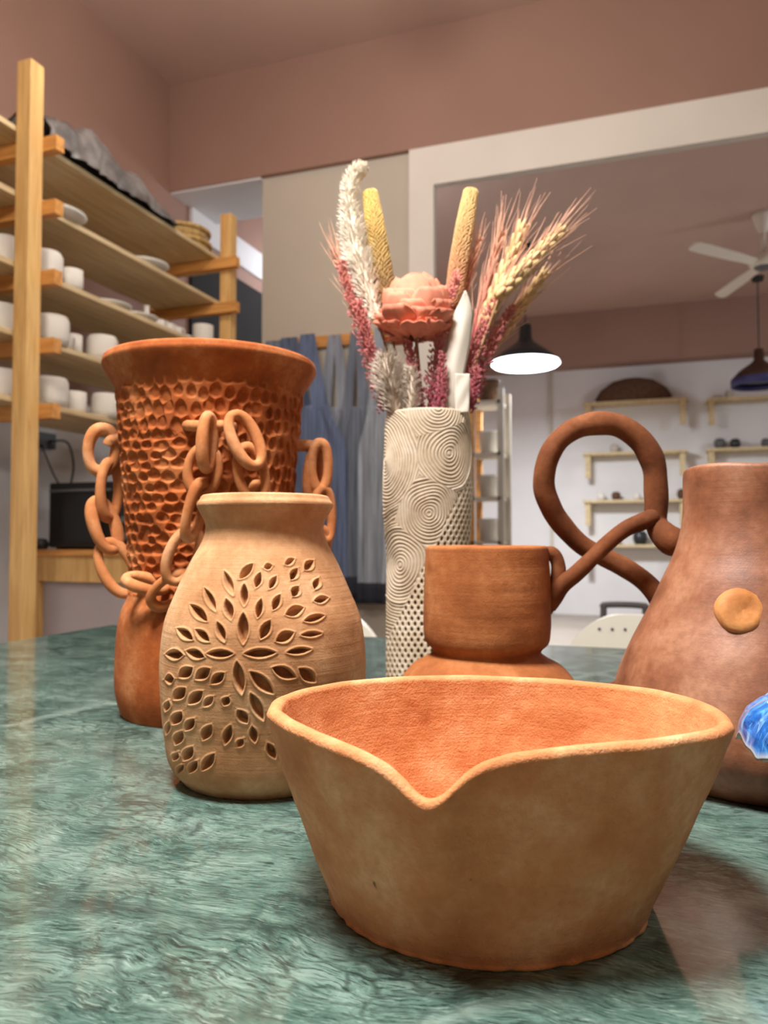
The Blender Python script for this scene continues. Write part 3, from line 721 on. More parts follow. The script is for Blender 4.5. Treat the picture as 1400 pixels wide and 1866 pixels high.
m = MB(); m.lathe([(.001, 0), (.024, 0), (.025, .002), (.016, .008), (.012, .03), (.014, zh(1262) - .012), (.001, zh(1262) - .006)], 32); m.build('stalk', M['blue'], root, smooth=True)

# ------------------------------------------------------------------ dried flowers in the cream vase
def fl(px, py, dd=0.0): return at(px, py, .790 + dd)
MOUTH = VLOC
def gradmat(name, lo, hi, z0, z1, rough=.8, var=.15, trans=0.0):
    """colour that runs along the stem's own height"""
    k = NT(name); s = k.n('ShaderNodeSeparateXYZ'); k.l(k.tc.outputs['Object'], s.inputs[0])
    mr = k.n('ShaderNodeMapRange'); mr.inputs[1].default_value = z0; mr.inputs[2].default_value = z1; k.l(s.outputs[2], mr.inputs[0])
    c = k.ramp(mr.outputs[0], [(0, lin(lo)), (1, lin(hi))])
    n = k.ramp(k.noise(k.tc.outputs['Object'], 120, 3), [(.3, BW(.25)), (.6, BW(0))]); c = k.mix(n, c, tuple(x * .55 for x in lin(lo)[:3]) + (1,))
    k.l(c, k.b.inputs['Base Color']); k.b.inputs['Roughness'].default_value = rough; return k.m
zz_ = lambda y: at(780, y, .79)[2] - ZT
M['plume'] = plain('ivory plume', (236, 226, 208), .9, var=.08)
M['millet'] = gradmat('yellow millet', (150, 122, 80), (230, 196, 116), zz_(520), zz_(360))
M['millet2'] = gradmat('pale millet', (196, 144, 104), (220, 190, 128), zz_(500), zz_(360))
M['wheat'] = gradmat('wheat', (214, 158, 116), (228, 206, 150), zz_(620), zz_(460))
M['awn'] = plain('wheat awn', (214, 166, 140), .7, var=.1)
M['pink'] = gradmat('pink grass', (164, 78, 92), (214, 138, 126), zz_(740), zz_(520))
M['rosewheat'] = gradmat('rose wheat', (196, 104, 100), (216, 160, 132), zz_(600), zz_(440))
M['salmon'] = plain('salmon petal', (222, 136, 108), .8, var=.22, nscale=40)
M['whiteleaf'] = plain('bleached leaf', (206, 198, 184), .7, var=.06)
M['greyfluff'] = plain('grey lichen fluff', (198, 184, 168), .9, var=.15, nscale=60)
M['stem'] = plain('dry stem', (164, 128, 88), .8)
GD = 'dried stems in the cream vase'
ZI = .06
def stem_to(p_top, rad=.0016, foot=(0, 0)):
    """stem running from inside the vase through its mouth to p_top, in vase-local coordinates"""
    T = local(p_top, VLOC); top = at(780, 757, .79)[2] - ZT
    B = np.array([foot[0] * .5, foot[1] * .5, ZI]); Mo = np.array([np.clip(T[0] * .4, -.032, .032), np.clip(T[1] * .4, -.03, .03), top])
    return catmull([B, (B + Mo) / 2 * np.array([1, 1, 1]), Mo, (Mo * .5 + T * .5), T], 24)
def thing(name, label, cat): o = empty(name, VLOC, PSI); return tag(o, label, cat, GD)
def add_stem(t, P, r=.0016, mat='stem'):
    m = MB(); m.tube(P, np.linspace(r, r * .8, len(P)), 6); m.build('stem', M[mat], t, smooth=True)
def rodframe(d):
    d = d / np.linalg.norm(d); a = np.cross(d, [0, 1, .01]); a /= np.linalg.norm(a); return d, a, np.cross(d, a)
K = .79 / F
def rotm(d, roll=0.0):
    d, a, b = rodframe(d); return np.stack([a * math.cos(roll) + b * math.sin(roll), -a * math.sin(roll) + b * math.cos(roll), d], -1)
def fibre(m, p, d, L, r, bend=None):
    d = d / np.linalg.norm(d); e = p + d * L + (bend if bend is not None else 0)
    m.tube([p, p + d * L * .5, e], [r, r * .8, r * .3], 3, cap=False)
def path(pts, n=30, dd=0.0): return catmull([local(fl(x, y, dd), VLOC) for x, y in pts], n)

def plume(label, pts, rads, n, mat, flen=12, dd=0.0, name='feather_plume'):
    t = thing(name, label, 'dried flower'); P = path(pts, 60, dd); add_stem(t, stem_to(fl(pts[0][0], pts[0][1], dd)))
    R = np.interp(np.linspace(0, 1, 60), np.linspace(0, 1, len(rads)), rads) * K
    m = MB(); m.tube(P, R * .55, 8)
    for i in range(n):
        j = random.randrange(1, 59); T = P[min(59, j + 1)] - P[j - 1]; d, a, b = rodframe(T); al = random.uniform(0, 2 * math.pi)
        o = a * math.cos(al) + b * math.sin(al)
        fibre(m, P[j] + o * R[j] * .45, o * .8 + d * random.uniform(.3, 1.0), random.uniform(.6, 1.2) * max(R[j], flen * K * .5), .0006)
    m.build('fluff', M[mat], t, smooth=True)
plume('white feathery plume with a curled tip, left of the yellow spike', [(690, 590), (668, 520), (648, 450), (639, 390), (638, 340), (650, 312), (668, 304)], [10, 26, 26, 18, 15, 14, 7], 1500, 'plume')
plume('grey-white fluffy stem low between the pink grasses', [(722, 752), (716, 715), (708, 680), (704, 645)], [18, 27, 27, 14], 900, 'greyfluff', dd=-.02)
plume('short grey-white tuft at the vase mouth under the salmon flower', [(748, 752), (750, 710), (748, 668)], [14, 17, 10], 400, 'greyfluff', dd=-.025)

def spike(label, pts, rads, mat, dd=0.0):
    t = thing('millet_spike', label, 'dried flower'); P = path(pts, 70, dd); add_stem(t, stem_to(fl(pts[0][0], pts[0][1], dd)))
    R = np.interp(np.linspace(0, 1, 70), np.linspace(0, 1, len(rads)), rads) * K; R[-1] *= .3; R[-2] *= .75
    m = MB(); m.tube(P, R * .93, 14)
    for j in range(1, 69):
        T = P[min(69, j + 1)] - P[j - 1]; d, a, b = rodframe(T)
        for q in range(16):
            al = 2 * math.pi * (q + (j % 2) * .5) / 16 + random.uniform(-.1, .1); o = a * math.cos(al) + b * math.sin(al)
            m.ellipsoid(P[j] + o * R[j] * .93, (.0015, .0015, .0028), rotm(o * .8 + d), 5, 3)
    m.build('seed_head', M[mat], t, smooth=True)
spike('thick yellow millet spike beside the white plume', [(702, 560), (693, 490), (683, 410), (674, 348)], [22, 22, 17, 12], 'millet', .01)
spike('pale millet spike rising behind the salmon flower', [(826, 560), (835, 490), (848, 410), (859, 346)], [15, 17, 16, 12], 'millet2', .01)

def wheat(label, base, tip, mat, hw, awns, dd=0.0, alen=70, spread=.35):
    t = thing('wheat_ear', label, 'dried flower'); B, T = local(fl(*base, dd), VLOC), local(fl(*tip, dd), VLOC)
    add_stem(t, stem_to(fl(base[0], base[1], dd)))
    d, a, b = rodframe(T - B); L = np.linalg.norm(T - B); n = 15; m = MB(); aw = MB(); a_ = np.cross(d, [0, 1, 0]); a_ /= np.linalg.norm(a_)
    for i in range(n):
        f = i / (n - 1); c = B + d * L * f; wd_ = hw * K * (1 - .45 * f) * (0.75 + .5 * min(1, f * 4) * .5)
        for k_ in range(4):
            al = k_ * math.pi / 2 + (i % 2) * math.pi / 4; o = a_ * math.cos(al) + np.cross(d, a_) * math.sin(al)
            m.ellipsoid(c + o * wd_ * .55, (wd_ * .42, wd_ * .42, L / n * 1.15), rotm(d + o * .35), 6, 5)
            if random.random() < awns:
                dr = d + o * random.uniform(.05, spread) + np.array([random.uniform(-.08, .08), 0, random.uniform(0, .12)])
                ln = alen * K * random.uniform(.7, 1.25)
                fibre(aw, c + o * wd_ * .7, dr, ln, .0007, np.array([random.uniform(-.003, .003), 0, random.uniform(-.002, .004)]))
    m.build('ear', M[mat], t, smooth=True)
    if aw.n: aw.build('awns', M['awn'], t, smooth=True)
wheat('wheat ear pointing up, third stem from the right', (884, 590), (952, 415), 'wheat', 19, .75, .0, 80)
wheat('wheat ear leaning furthest right with long whiskers', (912, 535), (1022, 422), 'wheat', 20, .9, -.012, 85, .3)
wheat('low wheat ear under the rightmost whiskers', (896, 630), (992, 500), 'wheat', 17, .6, .015, 80)
wheat('slim rosy wheat ear left of the pale wheat', (858, 640), (912, 430), 'rosewheat', 11, .8, .012, 85, .18)
wheat('rosy wheat ear leaning furthest left', (668, 610), (612, 460), 'rosewheat', 11, .8, .01, 65, .3)
wheat('rosy wheat ear behind the pale millet spike', (828, 590), (872, 440), 'rosewheat', 10, .7, .02, 50, .25)

def grass(label, pts, wid, n, dd=0.0):
    t = thing('pink_grass', label, 'dried flower'); P = path(pts, 50, dd); P2 = stem_to(fl(pts[0][0], pts[0][1], dd), .001)
    m = MB(); m.tube(np.vstack([P2[:-1], P]), .0009, 5)
    m.build('stem', M['pink'], t, smooth=True); m = MB()
    for i in range(n):
        j = random.randrange(0, 49); T = P[min(49, j + 1)] - P[max(0, j - 1)]; d, a, b = rodframe(T); al = random.uniform(0, 2 * math.pi)
        o = a * math.cos(al) + b * math.sin(al); rr = 1.3 * wid * K * random.random() ** .6 * (1 - .5 * j / 49); c = P[j] + o * rr
        m.ellipsoid(c, (.0010, .0010, .0020), rotm(d + o * .7, random.random()), 4, 3)
        if i % 3 == 0: m.tube([P[max(0, j - 2)], c], .0003, 3, cap=False)
    m.build('seeds', M['pink'], t)
grass('pink seeded grass along the left side, outermost', [(706, 745), (676, 660), (648, 570), (620, 475)], 16, 620)
grass('pink seeded grass left, just inside the outermost one', [(722, 745), (694, 680), (668, 610), (650, 545)], 15, 480, -.012)
grass('pink seeded grass under the salmon flower, left one', [(758, 748), (756, 700), (752, 655), (742, 620)], 13, 320, -.02)
grass('pink seeded grass under the salmon flower, right one', [(782, 748), (788, 700), (796, 640), (812, 570), (836, 490)], 14, 620, -.015)
grass('pink seeded grass in front of the white leaf foot', [(800, 750), (806, 700), (806, 640)], 10, 220, -.03)
grass('pink seeded grass right of the white leaf', [(842, 745), (858, 680), (878, 610), (898, 545)], 14, 520, -.006)
grass('pink seeded grass along the right side, outermost', [(852, 742), (876, 680), (906, 610), (938, 555)], 14, 480, .006)
grass('short pink seeded grass at the right of the vase mouth', [(850, 748), (862, 715), (872, 668)], 11, 240, -.012)

# salmon flower: globe of overlapping petals with a ruffled skirt
t = thing('salmon_flower', 'salmon-pink flower with layered ruffled petals in the middle of the bouquet', 'dried flower')
C = local(fl(757, 560, -.012), VLOC); add_stem(t, stem_to(fl(757, 600, -.012)), .0025)
Rg = 56 * K
def petal(el, az, rad, wid, lng, curl, ruffle):
    nu, nv = 9, 9; V = []
    for j in range(nv):
        for i in range(nu):
            u = (i / (nu - 1) * 2 - 1); v = j / (nv - 1)
            e = el - lng * (1 - v); w_ = wid * math.sin(math.pi * (.18 + .62 * v)) ; az2 = az + u * w_
            rr = rad * (1 + curl * v * v + ruffle * math.sin(u * 8 + az * 3) * v - .05 * u * u)
            V.append(C + rr * np.array([math.cos(e) * math.cos(az2), math.cos(e) * math.sin(az2), math.sin(e)]) + np.array([0, 0, -.004 * abs(u) ** 2 * v + .0015 * math.sin(u * 4 + az)]))
    m = MB(); m.add(V, [f[::-1] for f in grid_faces(nv, nu, False).tolist()]); o = m.build('petal', M['salmon'], t, smooth=True)
    s_ = o.modifiers.new('thick', 'SOLIDIFY'); s_.thickness = .0009
for ring, (el, cnt, rad, wid, lng, curl, ruf) in enumerate([(1.55, 4, .88, 1.2, .9, .10, .02), (1.2, 6, .93, .8, 1.0, .12, .03), (.85, 7, .97, .7, 1.0, .12, .03), (.45, 8, 1.0, .62, 1.0, .13, .03), (.1, 8, 1.02, .6, 1.0, .16, .04), (-.18, 7, 1.06, .68, 1.0, .2, .05), (-.4, 8, 1.06, .62, .8, .28, .07), (-.6, 8, 1.0, .6, .6, .26, .09)]):
    for i in range(cnt): petal(el + random.uniform(-.16, .16), 2 * math.pi * (i + .5 * (ring % 2)) / cnt + random.uniform(-.2, .2), Rg * rad * random.uniform(.96, 1.05), wid, lng, curl * random.uniform(.6, 1.3), ruf)
m = MB(); m.ellipsoid(C, (Rg * .86,) * 3, None, 16, 10); m.build('core', M['salmon'], t, smooth=True)

def leaf(label, pts, wids, mat, dd, fold, name='bleached_leaf'):
    t = thing(name, label, 'dried leaf'); P = path(pts, 26, dd); Wd = np.interp(np.linspace(0, 1, 26), np.linspace(0, 1, len(wids)), wids) * K
    V = []
    for i in range(26):
        T = P[min(25, i + 1)] - P[max(0, i - 1)]; T /= np.linalg.norm(T); s_ = np.cross(T, [0, 1, 0]); s_ /= np.linalg.norm(s_)
        for u in np.linspace(-1, 1, 9): V.append(P[i] + s_ * u * Wd[i] + np.array([0, 1, 0]) * (fold * Wd[i] * (abs(u) ** 1.5) + .0006 * math.sin(i * .35 + u * 3)))
    m = MB(); m.add(V, grid_faces(26, 9, False).tolist()); o = m.build('blade', M[mat], t, smooth=True)
    q = o.modifiers.new('thick', 'SOLIDIFY'); q.thickness = .0008
    add_stem(t, stem_to(fl(pts[0][0], pts[0][1], dd)))
leaf('white bleached leaf with a pointed tip right of the salmon flower', [(816, 752), (826, 690), (838, 620), (846, 570), (849, 530)], [14, 18, 20, 17, 1], 'whiteleaf', -.022, .5)
leaf('short blunt white leaf strip standing at the right of the vase mouth', [(842, 752), (843, 715), (843, 681)], [12, 13, 13], 'whiteleaf', -.03, .15)
leaf('narrow white leaf hanging over the left of the vase mouth', [(716, 750), (704, 728), (692, 700), (688, 676)], [8, 11, 8, 1], 'whiteleaf', -.006, .4)

# ------------------------------------------------------------------ drying shelves
u1 = -2.01; P1 = (u1, 2.05); P2 = (u1, 3.36); SD = .42; pw = .061
LV = [at(70, y, 2.6)[2] for y in (243, 360, 488, 613, 733)]          # undersides of the five boards
sh = empty('drying_shelf', (u1 - SD / 2, 2.7, 0)); tag(sh, 'tall pine drying rack with five board levels along the left wall', 'shelf')
def rel(x): return x - (u1 - SD / 2)
for (ux, vy, h) in ((u1, P1[1], at(42, 118, 2.6)[2]), (u1, P2[1], at(412, 394, 3.84)[2]), (u1 - SD, P1[1], 2.4), (u1 - SD, P2[1], 2.4)):
    box('post', M['pine'], rel(ux) - pw / 2, rel(ux) + pw / 2, vy - 2.7 - pw / 2, vy - 2.7 + pw / 2, 0, h, sh, bev=.003)
for z in LV:
    for vy in (P1[1] + pw / 2 + .02, P2[1] - pw / 2 - .02):
        box('batten', M['pine_end'], rel(u1 - SD) - .08, rel(u1) + .085, vy - 2.7 - .019, vy - 2.7 + .019, z - .052, z - .002, sh)
    box('board', M['board'], rel(u1 - SD) + .03, rel(u1) + .045 , P1[1] - 2.7 - .1, P2[1] - 2.7 + .0, z - .001, z + .019, sh, bev=.002) if False else box('board', M['board'], rel(u1 - SD) + .035, rel(u1) - .0325, P1[1] - 2.7 - .25, P2[1] - 2.7 + .12, z - .001, z + .019, sh, bev=.002)
BT = [z + .0192 for z in LV]
def pot_mesh(name, prof):
    m = MB(); m.lathe(prof, 28); o = m.build(name, M['bisque'], None, smooth=True); me = o.data; bpy.data.objects.remove(o); return me
def cupprof(r, h, tp=.9): return [(.001, 0), (r * tp, 0), (r, h * .15), (r, h), (r * .93, h), (r * .92, h * .15), (.001, h * .1)]
MESH = {'cup': pot_mesh('cup', cupprof(.045, .085)), 'mug': pot_mesh('mug', cupprof(.055, .1, .85)), 'bowl': pot_mesh('bowl', [(.001, 0), (.035, 0), (.06, .03), (.068, .06), (.063, .06), (.053, .03), (.001, .01)]),
        'plate': pot_mesh('plate', [(.001, 0), (.06, 0), (.1, .016), (.11, .024), (.105, .026), (.06, .008), (.001, .006)]),
        'bottle': pot_mesh('bottle', [(.001, 0), (.024, 0), (.026, .03), (.012, .055), (.01, .085), (.014, .09), (.008, .09), (.001, .07)]),
        'jar': pot_mesh('jar', [(.001, 0), (.06, 0), (.068, .03), (.066, .1), (.058, .115), (.05, .115), (.05, .02), (.001, .015)])}
for me in MESH.values(): pass
hm = MB(); ta = np.linspace(-1.4, 1.4, 14); hm.tube(np.stack([.05 + .03 * np.cos(ta), ta * 0, .045 + .03 * np.sin(ta)], -1), .006, 6)
ho = hm.build('handle', M['bisque'], None, smooth=True); HME = ho.data; bpy.data.objects.remove(ho)
def pot(kind, px, lvl, label, du=-.075, s=1.0, rz=0.0):
    q = on_u(px, 500, u1 + du); t = empty('unglazed_' + kind, (q[0], q[1], BT[lvl]), rz); t.scale = (s, s, s)
    tag(t, label, kind, 'unglazed white pots on the drying shelf')
    b = bpy.data.objects.new('body', MESH[kind]); link(b, t)
    if kind in ('mug', 'cup'):
        h = bpy.data.objects.new('handle', HME); link(h, t)
names = ['top', 'second', 'third', 'fourth', 'lowest']
pot('plate', 92, 1, 'white plate nearest the front post on the second board', -.11, 1.15)
pot('plate', 262, 1, 'white plate midway along the second board', -.11)
pot('mug', 6, 2, 'white mug left of the front post on the third board', -.12)
pot('jar', 82, 2, 'white jar just right of the front post on the third board', -.10, .95)
pot('mug', 131, 2, 'smaller white mug beside the jar on the third board', -.07, .75, 1.9)
pot('plate', 196, 2, 'white plate nearer the front on the third board', -.12, .9)
pot('plate', 247, 2, 'white plate in the middle of the third board', -.12, .9)
pot('bottle', 268, 2, 'small white bottle with a narrow neck on the third board', -.13, 1.1)
pot('cup', 292, 2, 'small white cup, first of the row behind the bottle', -.1, .55)
pot('cup', 308, 2, 'small white cup, second of the row behind the bottle', -.1, .55)
pot('cup', 323, 2, 'small white cup, third of the row behind the bottle', -.1, .55)
pot('cup', 340, 2, 'small white cup beside the far tumbler on the third board', -.14, .55)
pot('mug', 371, 2, 'white tumbler near the far post on the third board', -.05, .9, 1.6)
pot('mug', 5, 3, 'white mug left of the front post on the fourth board', -.12)
pot('jar', 95, 3, 'white jar just right of the front post on the fourth board', -.08, .95)
pot('mug', 130, 3, 'white mug partly behind the jar on the fourth board', -.12, .8, -.5)
pot('jar', 188, 3, 'white jar in the middle of the fourth board', -.08, .9)
pot('mug', 228, 3, 'white mug behind the middle jar on the fourth board', -.12, .75, -.5)
pot('cup', 262, 3, 'white cup farther along the fourth board', -.1, .8, -.5)
pot('bowl', 300, 3, 'white bowl showing above the scaled vase rim on the fourth board', -.08, 1)
pot('mug', 5, 4, 'white mug left of the front post on the lowest board', -.12)
pot('jar', 95, 4, 'white jar just right of the front post on the lowest board', -.09, .95)
pot('mug', 139, 4, 'white mug beside the jar on the lowest board', -.09, .8, 1.9)
pot('cup', 164, 4, 'small white cup on the lowest board', -.15, .5, 1.9)
pot('jar', 196, 4, 'white jar next to the scaled vase on the lowest board', -.07, .85)
# crumpled plastic sheet and wicker trays on the top board
n1, n2 = 120, 26; tt = np.linspace(0, 1, n1)[:, None]; aa = np.linspace(0, math.pi, n2)[None, :]
q0 = on_u(40, 200, u1 - .12); q1 = on_u(288, 340, u1 - .12)
hgt = .21 * np.sin(math.pi * np.clip(tt * .93 + .07, 0, 1)) ** .5 * (1 - .55 * tt) + .012
X = (-.13 * np.cos(aa)) * (1 - .1 * tt); Y = (q1[1] - q0[1]) * tt * np.ones_like(aa) ; Z = hgt * np.sin(aa) ** .7
Vp = np.stack([X * np.ones_like(tt), Y, Z], -1); nz_ = vnoise(Vp, 26, 51) * .022 + vnoise(Vp, 62, 52) * .012
Vp[..., 2] = np.maximum(0.001, Vp[..., 2] * (1 + .25 * vnoise(Vp, 11, 55)) + nz_ * np.sin(aa)); Vp[..., 0] += nz_ * np.cos(aa) * .6
Vp[:, 0, 2] = 0; Vp[:, -1, 2] = 0
Vp2 = np.concatenate([Vp.reshape(-1, 3)]); o = mesh_np('plastic_wrap', Vp2, grid_faces(n1, n2, False), M['plastic'], (q0[0] + .0, q0[1], BT[0]), smooth=False)
tag(o, 'crumpled grey plastic sheet heaped along the top board', 'plastic sheet')
q = on_u(342, 400, u1 - .17)
for i, (s, zz0, lab, tilt) in enumerate([(1.0, 0.0, 'round wicker tray lying under another at the far end of the top board', 0), (.96, .0635, 'round wicker tray on top of another at the far end of the top board', .0)]):
    t = empty('wicker_tray', (q[0] - .03, q[1], BT[0] + zz0)); t.scale = (s, s, s); tag(t, lab, 'tray', 'wicker trays on the top board')
    m = MB(); m.lathe([(.001, 0), (.10, 0), (.14, .05), (.13, .05), (.09, .01), (.001, .008)], 36); m.build('base', M['wicker'], t, smooth=True)
    m = MB(); ta = np.linspace(0, 2 * math.pi, 48, endpoint=False); m.tube(np.stack([(.137) * np.cos(ta), .137 * np.sin(ta), ta * 0 + .052], -1), .011, 8, closed=True); m.build('rim', M['wicker'], t, smooth=True)

# ------------------------------------------------------------------ workbench and oven under the shelves
vb = 2.45; q = on_v(50, 1010, vb); ub = q[0]; zt_ = on_v(120, 1002, vb)[2]
wbn = empty('work_bench', (ub + .5, vb + .25, 0)); tag(wbn, 'pine-framed work bench with a pale panel front below the shelves', 'bench')
box('bench_top', M['pine_end'], -.51, .51, -.265, .25, zt_ - .022, zt_, wbn)
for lx in (-.5, .44):
    box('leg', M['pine'], lx, lx + .06, -.25, -.19, 0, zt_ - .022, wbn); box('leg', M['pine'], lx, lx + .06, .19, .25, 0, zt_ - .022, wbn)
box('rail', M['pine'], -.44, .44, -.25, -.21, zt_ - .125, zt_ - .022, wbn)
box('panel', M['panel'], -.44, .44, -.225, -.21, .1, zt_ - .125, wbn)
qa = on_v(86, 880, vb + .06); qb = on_v(240, 1000, vb + .06)
ov = empty('black_oven', ((qa[0] + qb[0]) / 2, vb + .22, zt_)); tag(ov, 'black box oven standing on the work bench', 'oven')
hwid = (qb[0] - qa[0]) / 2; hh = qa[2] - zt_
box('case', M['black'], -hwid, hwid, -.15, .15, .008, hh, ov, bev=.008)
odr = box('door', M['screen'], -hwid + .015, hwid - .07, -.156, -.1505, .03, hh - .02, ov)
m = MB(); m.tube([(-hwid + .03, -.175, hh - .035), (hwid - .09, -.175, hh - .035)], .006, 8); m.tube([(-hwid + .04, -.175, hh - .035), (-hwid + .04, -.15, hh - .035)], .004, 6); m.tube([(hwid - .1, -.175, hh - .035), (hwid - .1, -.15, hh - .035)], .004, 6); m.build('handle', M['grey'], odr)
for zk in (.05, .12):
    m = MB(); m.tube([(hwid - .035, -.15, zk), (hwid - .035, -.168, zk)], .014, 12); m.build('knob', M['grey'], ov)
for sx in (-1, 1): box('foot', M['black'], sx * (hwid - .03) - .015, sx * (hwid - .03) + .015, -.12, .12, 0, .008, ov)
q = on_v(88, 990, vb - .0)
m = MB(); m.lathe([(.001, 0), (.03, 0), (.038, .02), (.03, .04), (.02, .045), (.001, .03)], 18)
tag(m.build('small_black_pot', M['charcoal'], None, (on_v(72, 985, vb + .06)[0], vb + .06, zt_), smooth=True), 'small dark pot beside the black oven on the work bench', 'pot')
q = on_u(78, 803, UL + .006)
t = empty('wall_socket', tuple(q)); tag(t, 'dark wall socket with loose cables above the oven', 'socket')
box('plate', M['charcoal'], .001, .02, -.06, .06, -.035, .035, t)
m = MB(); m.tube(catmull([(.02, .02, 0), (.05, .1, .0), (.05, .14, -.1), (.05, .12, -.22), (.06, .14, -.3)], 20), .005, 6); m.build('cable', M['charcoal'], t, smooth=True)
m = MB(); m.tube(catmull([(.02, -.03, -.02), (.05, .02, -.16), (.05, .1, -.24), (.06, .16, -.3)], 20), .004, 6); m.build('cable', M['charcoal'], t, smooth=True)

# ------------------------------------------------------------------ aprons on a peg rail
vr = VB + .035
qa = on_v(488, 632, vr); qb = on_v(735, 612, vr)
rl = empty('peg_rail', ((qa[0] + qb[0]) / 2, vr, (qa[2] + qb[2]) / 2)); tag(rl, 'pine peg rail on the column wall, aprons hanging from it', 'rail')
hl = (qb[0] - qa[0]) / 2; box('rail', M['pine_end'], -hl, hl, -.022, -.0005, -.03, .03, rl)
acol = [(118, 130, 148), (88, 102, 128), (98, 114, 146), (142, 150, 164), (108, 118, 134), (152, 162, 174)]
alab = ['blue-grey apron at the left end of the peg rail', 'dark navy apron, second from the left on the peg rail', 'mid-blue denim apron, third from the left on the peg rail', 'light grey-blue apron, fourth from the left on the peg rail', 'slate grey apron, fifth from the left on the peg rail', 'pale grey apron at the right end of the peg rail']
def cloth(name, col):
    k = NT(name); st = k.noise(k.mapping((55, 1, 2.5)), 1.0, 4, .6)
    c = k.ramp(st, [(.3, tuple(x * .5 for x in lin(col)[:3]) + (1,)), (.52, lin(col)), (.75, tuple(min(1, x * 1.7) for x in lin(col)[:3]) + (1,))])
    k.l(c, k.b.inputs['Base Color']); k.b.inputs['Roughness'].default_value = .9; k.b.inputs['Sheen Weight'].default_value = .2; return k.m
M['hem'] = plain('dark hem', (44, 48, 58), .9)
for i, pxc in enumerate((510, 541, 578, 618, 660, 704)):
    q = on_v(pxc, 632, vr); zt0 = rl.location[2]; ztop = on_v(pxc, 745, vr)[2]; zbot = on_v(pxc, 1085 + 12 * (i % 2), vr)[2]; kp = abs(on_v(pxc + 1, 900, vr)[0] - q[0])
    t = empty('apron', (q[0], vr - .055 - .03 * (i % 3), zbot)); tag(t, alab[i], 'apron', 'aprons on the peg rail')
    mat = cloth('apron cloth', acol[i]); m = MB(); m.tube([(0, .05 + .03 * (i % 3) - .015, zt0 - zbot + .01), (0, -.005, zt0 - zbot + .02)], .007, 8); m.build('peg', M['pine'], t)
    nu, nv = 40, 30; V = []
    for b in range(nv):
        f = b / (nv - 1); zz0 = (ztop - zbot) * (1 - f); hwp = (20 + 18 * smoothstep(0, .25, f)) * kp
        for a in range(nu):
            u = a / (nu - 1) * 2 - 1
            V.append((u * hwp, .009 * math.sin(u * 9 + i * 1.7 + .5 * f) * (.4 + f * .8) + .003 * math.sin(u * 19 + i), zz0))
    m = MB(); m.add(V, grid_faces(nv, nu, False).tolist()); o = clo = m.build('cloth', mat, t, smooth=True); s_ = o.modifiers.new('thick', 'SOLIDIFY'); s_.thickness = .003
    m = MB(); m.add([(v[0] * 1.01, v[1] - .004, v[2]) for v in V[-4 * nu:]], grid_faces(4, nu, False).tolist()); o = m.build('hem', M['hem'], clo, smooth=True); s_ = o.modifiers.new('thick', 'SOLIDIFY'); s_.thickness = .004
    for sg in (-1, 1):
        m = MB(); m.add([(sg * 3 * kp - 4 * kp, -.004, zt0 - zbot + .018), (sg * 3 * kp + 4 * kp, -.004, zt0 - zbot + .018), (sg * 12 * kp + 8 * kp, .0, ztop - zbot - .02), (sg * 12 * kp - 8 * kp, .0, ztop - zbot - .02)], [(0, 1, 2, 3)])
        o = m.build('strap', mat, t); s_ = o.modifiers.new('thick', 'SOLIDIFY'); s_.thickness = .004

# ------------------------------------------------------------------ far room: wall shelves, rack, chairs
def wall_shelf(x0, x1, y, label):
    a = on_v(x0, y, VF); b = on_v(x1, y, VF); t = empty('wall_shelf', ((a[0] + b[0]) / 2, VF, (a[2] + b[2]) / 2)); tag(t, label, 'shelf', 'pine wall shelves in the far room')
    h = (b[0] - a[0]) / 2; box('board', M['board'], -h, h, -.24, -.001, -.03, .0, t)
    for sx in (-1, 1):
        box('bracket', M['board'], sx * (h - .05) - .03, sx * (h - .05) + .03, -.2, -.15, -.29, -.03, t)
        box('bracket', M['board'], sx * (h - .05) - .03, sx * (h - .05) + .03, -.15, -.001, -.12, -.03, t)
    return t
WS = []
for (x0, x1, ys, who) in ((1066, 1252, (735, 826, 912, 992), 'left'), (1286, 1480, (727, 818, 904, 984), 'right')):
    for r, y in enumerate(ys): WS.append(wall_shelf(x0, x1, y, ('top', 'second', 'third', 'lowest')[r] + ' pine wall shelf in the ' + who + ' column on the far wall'))
def on_shelf(i, px): z = WS[i].location[2]; q = on_v(px, 800, VF - .12); return (q[0], VF - .125, z + .0005)
m = MB(); m.lathe([(.001, 0), (.4, 0), (.42, .04), (.36, .14), (.22, .24), (.08, .27), (.001, .27)], 28, sy=.25); tag(m.build('basket', M['brownbasket'], None, on_shelf(0, 1155), smooth=True), 'dark brown dome basket on the top left wall shelf', 'basket')
far = [(1, 1120, .05, 'greige', 'grey pot'), (2, 1095, .045, 'bisque', 'white pot'), (2, 1122, .05, 'brownbasket', 'brown pot'), (2, 1160, .04, 'bisque', 'small white pot'), (2, 1243, .06, 'brownbasket', 'dark brown pot'), (3, 1165, .08, 'charcoal', 'black pot'), (3, 1120, .05, 'bisque', 'white pot'), (5, 1312, .06, 'grey', 'grey pot'), (5, 1340, .055, 'charcoal', 'dark pot'), (5, 1396, .05, 'grey', 'squat grey pot'), (4, 1330, .045, 'greige', 'beige pot')]
wn = {0: 'top left', 1: 'second left', 2: 'third left', 3: 'lowest left', 4: 'top right', 5: 'second right'}
wh = ['in the middle of', 'at the left end of', 'left of the middle of', 'near the middle of', 'at the right end of', 'right of the middle on', 'left on', 'at the left end of', 'left of the middle of', 'near the middle of', 'on']
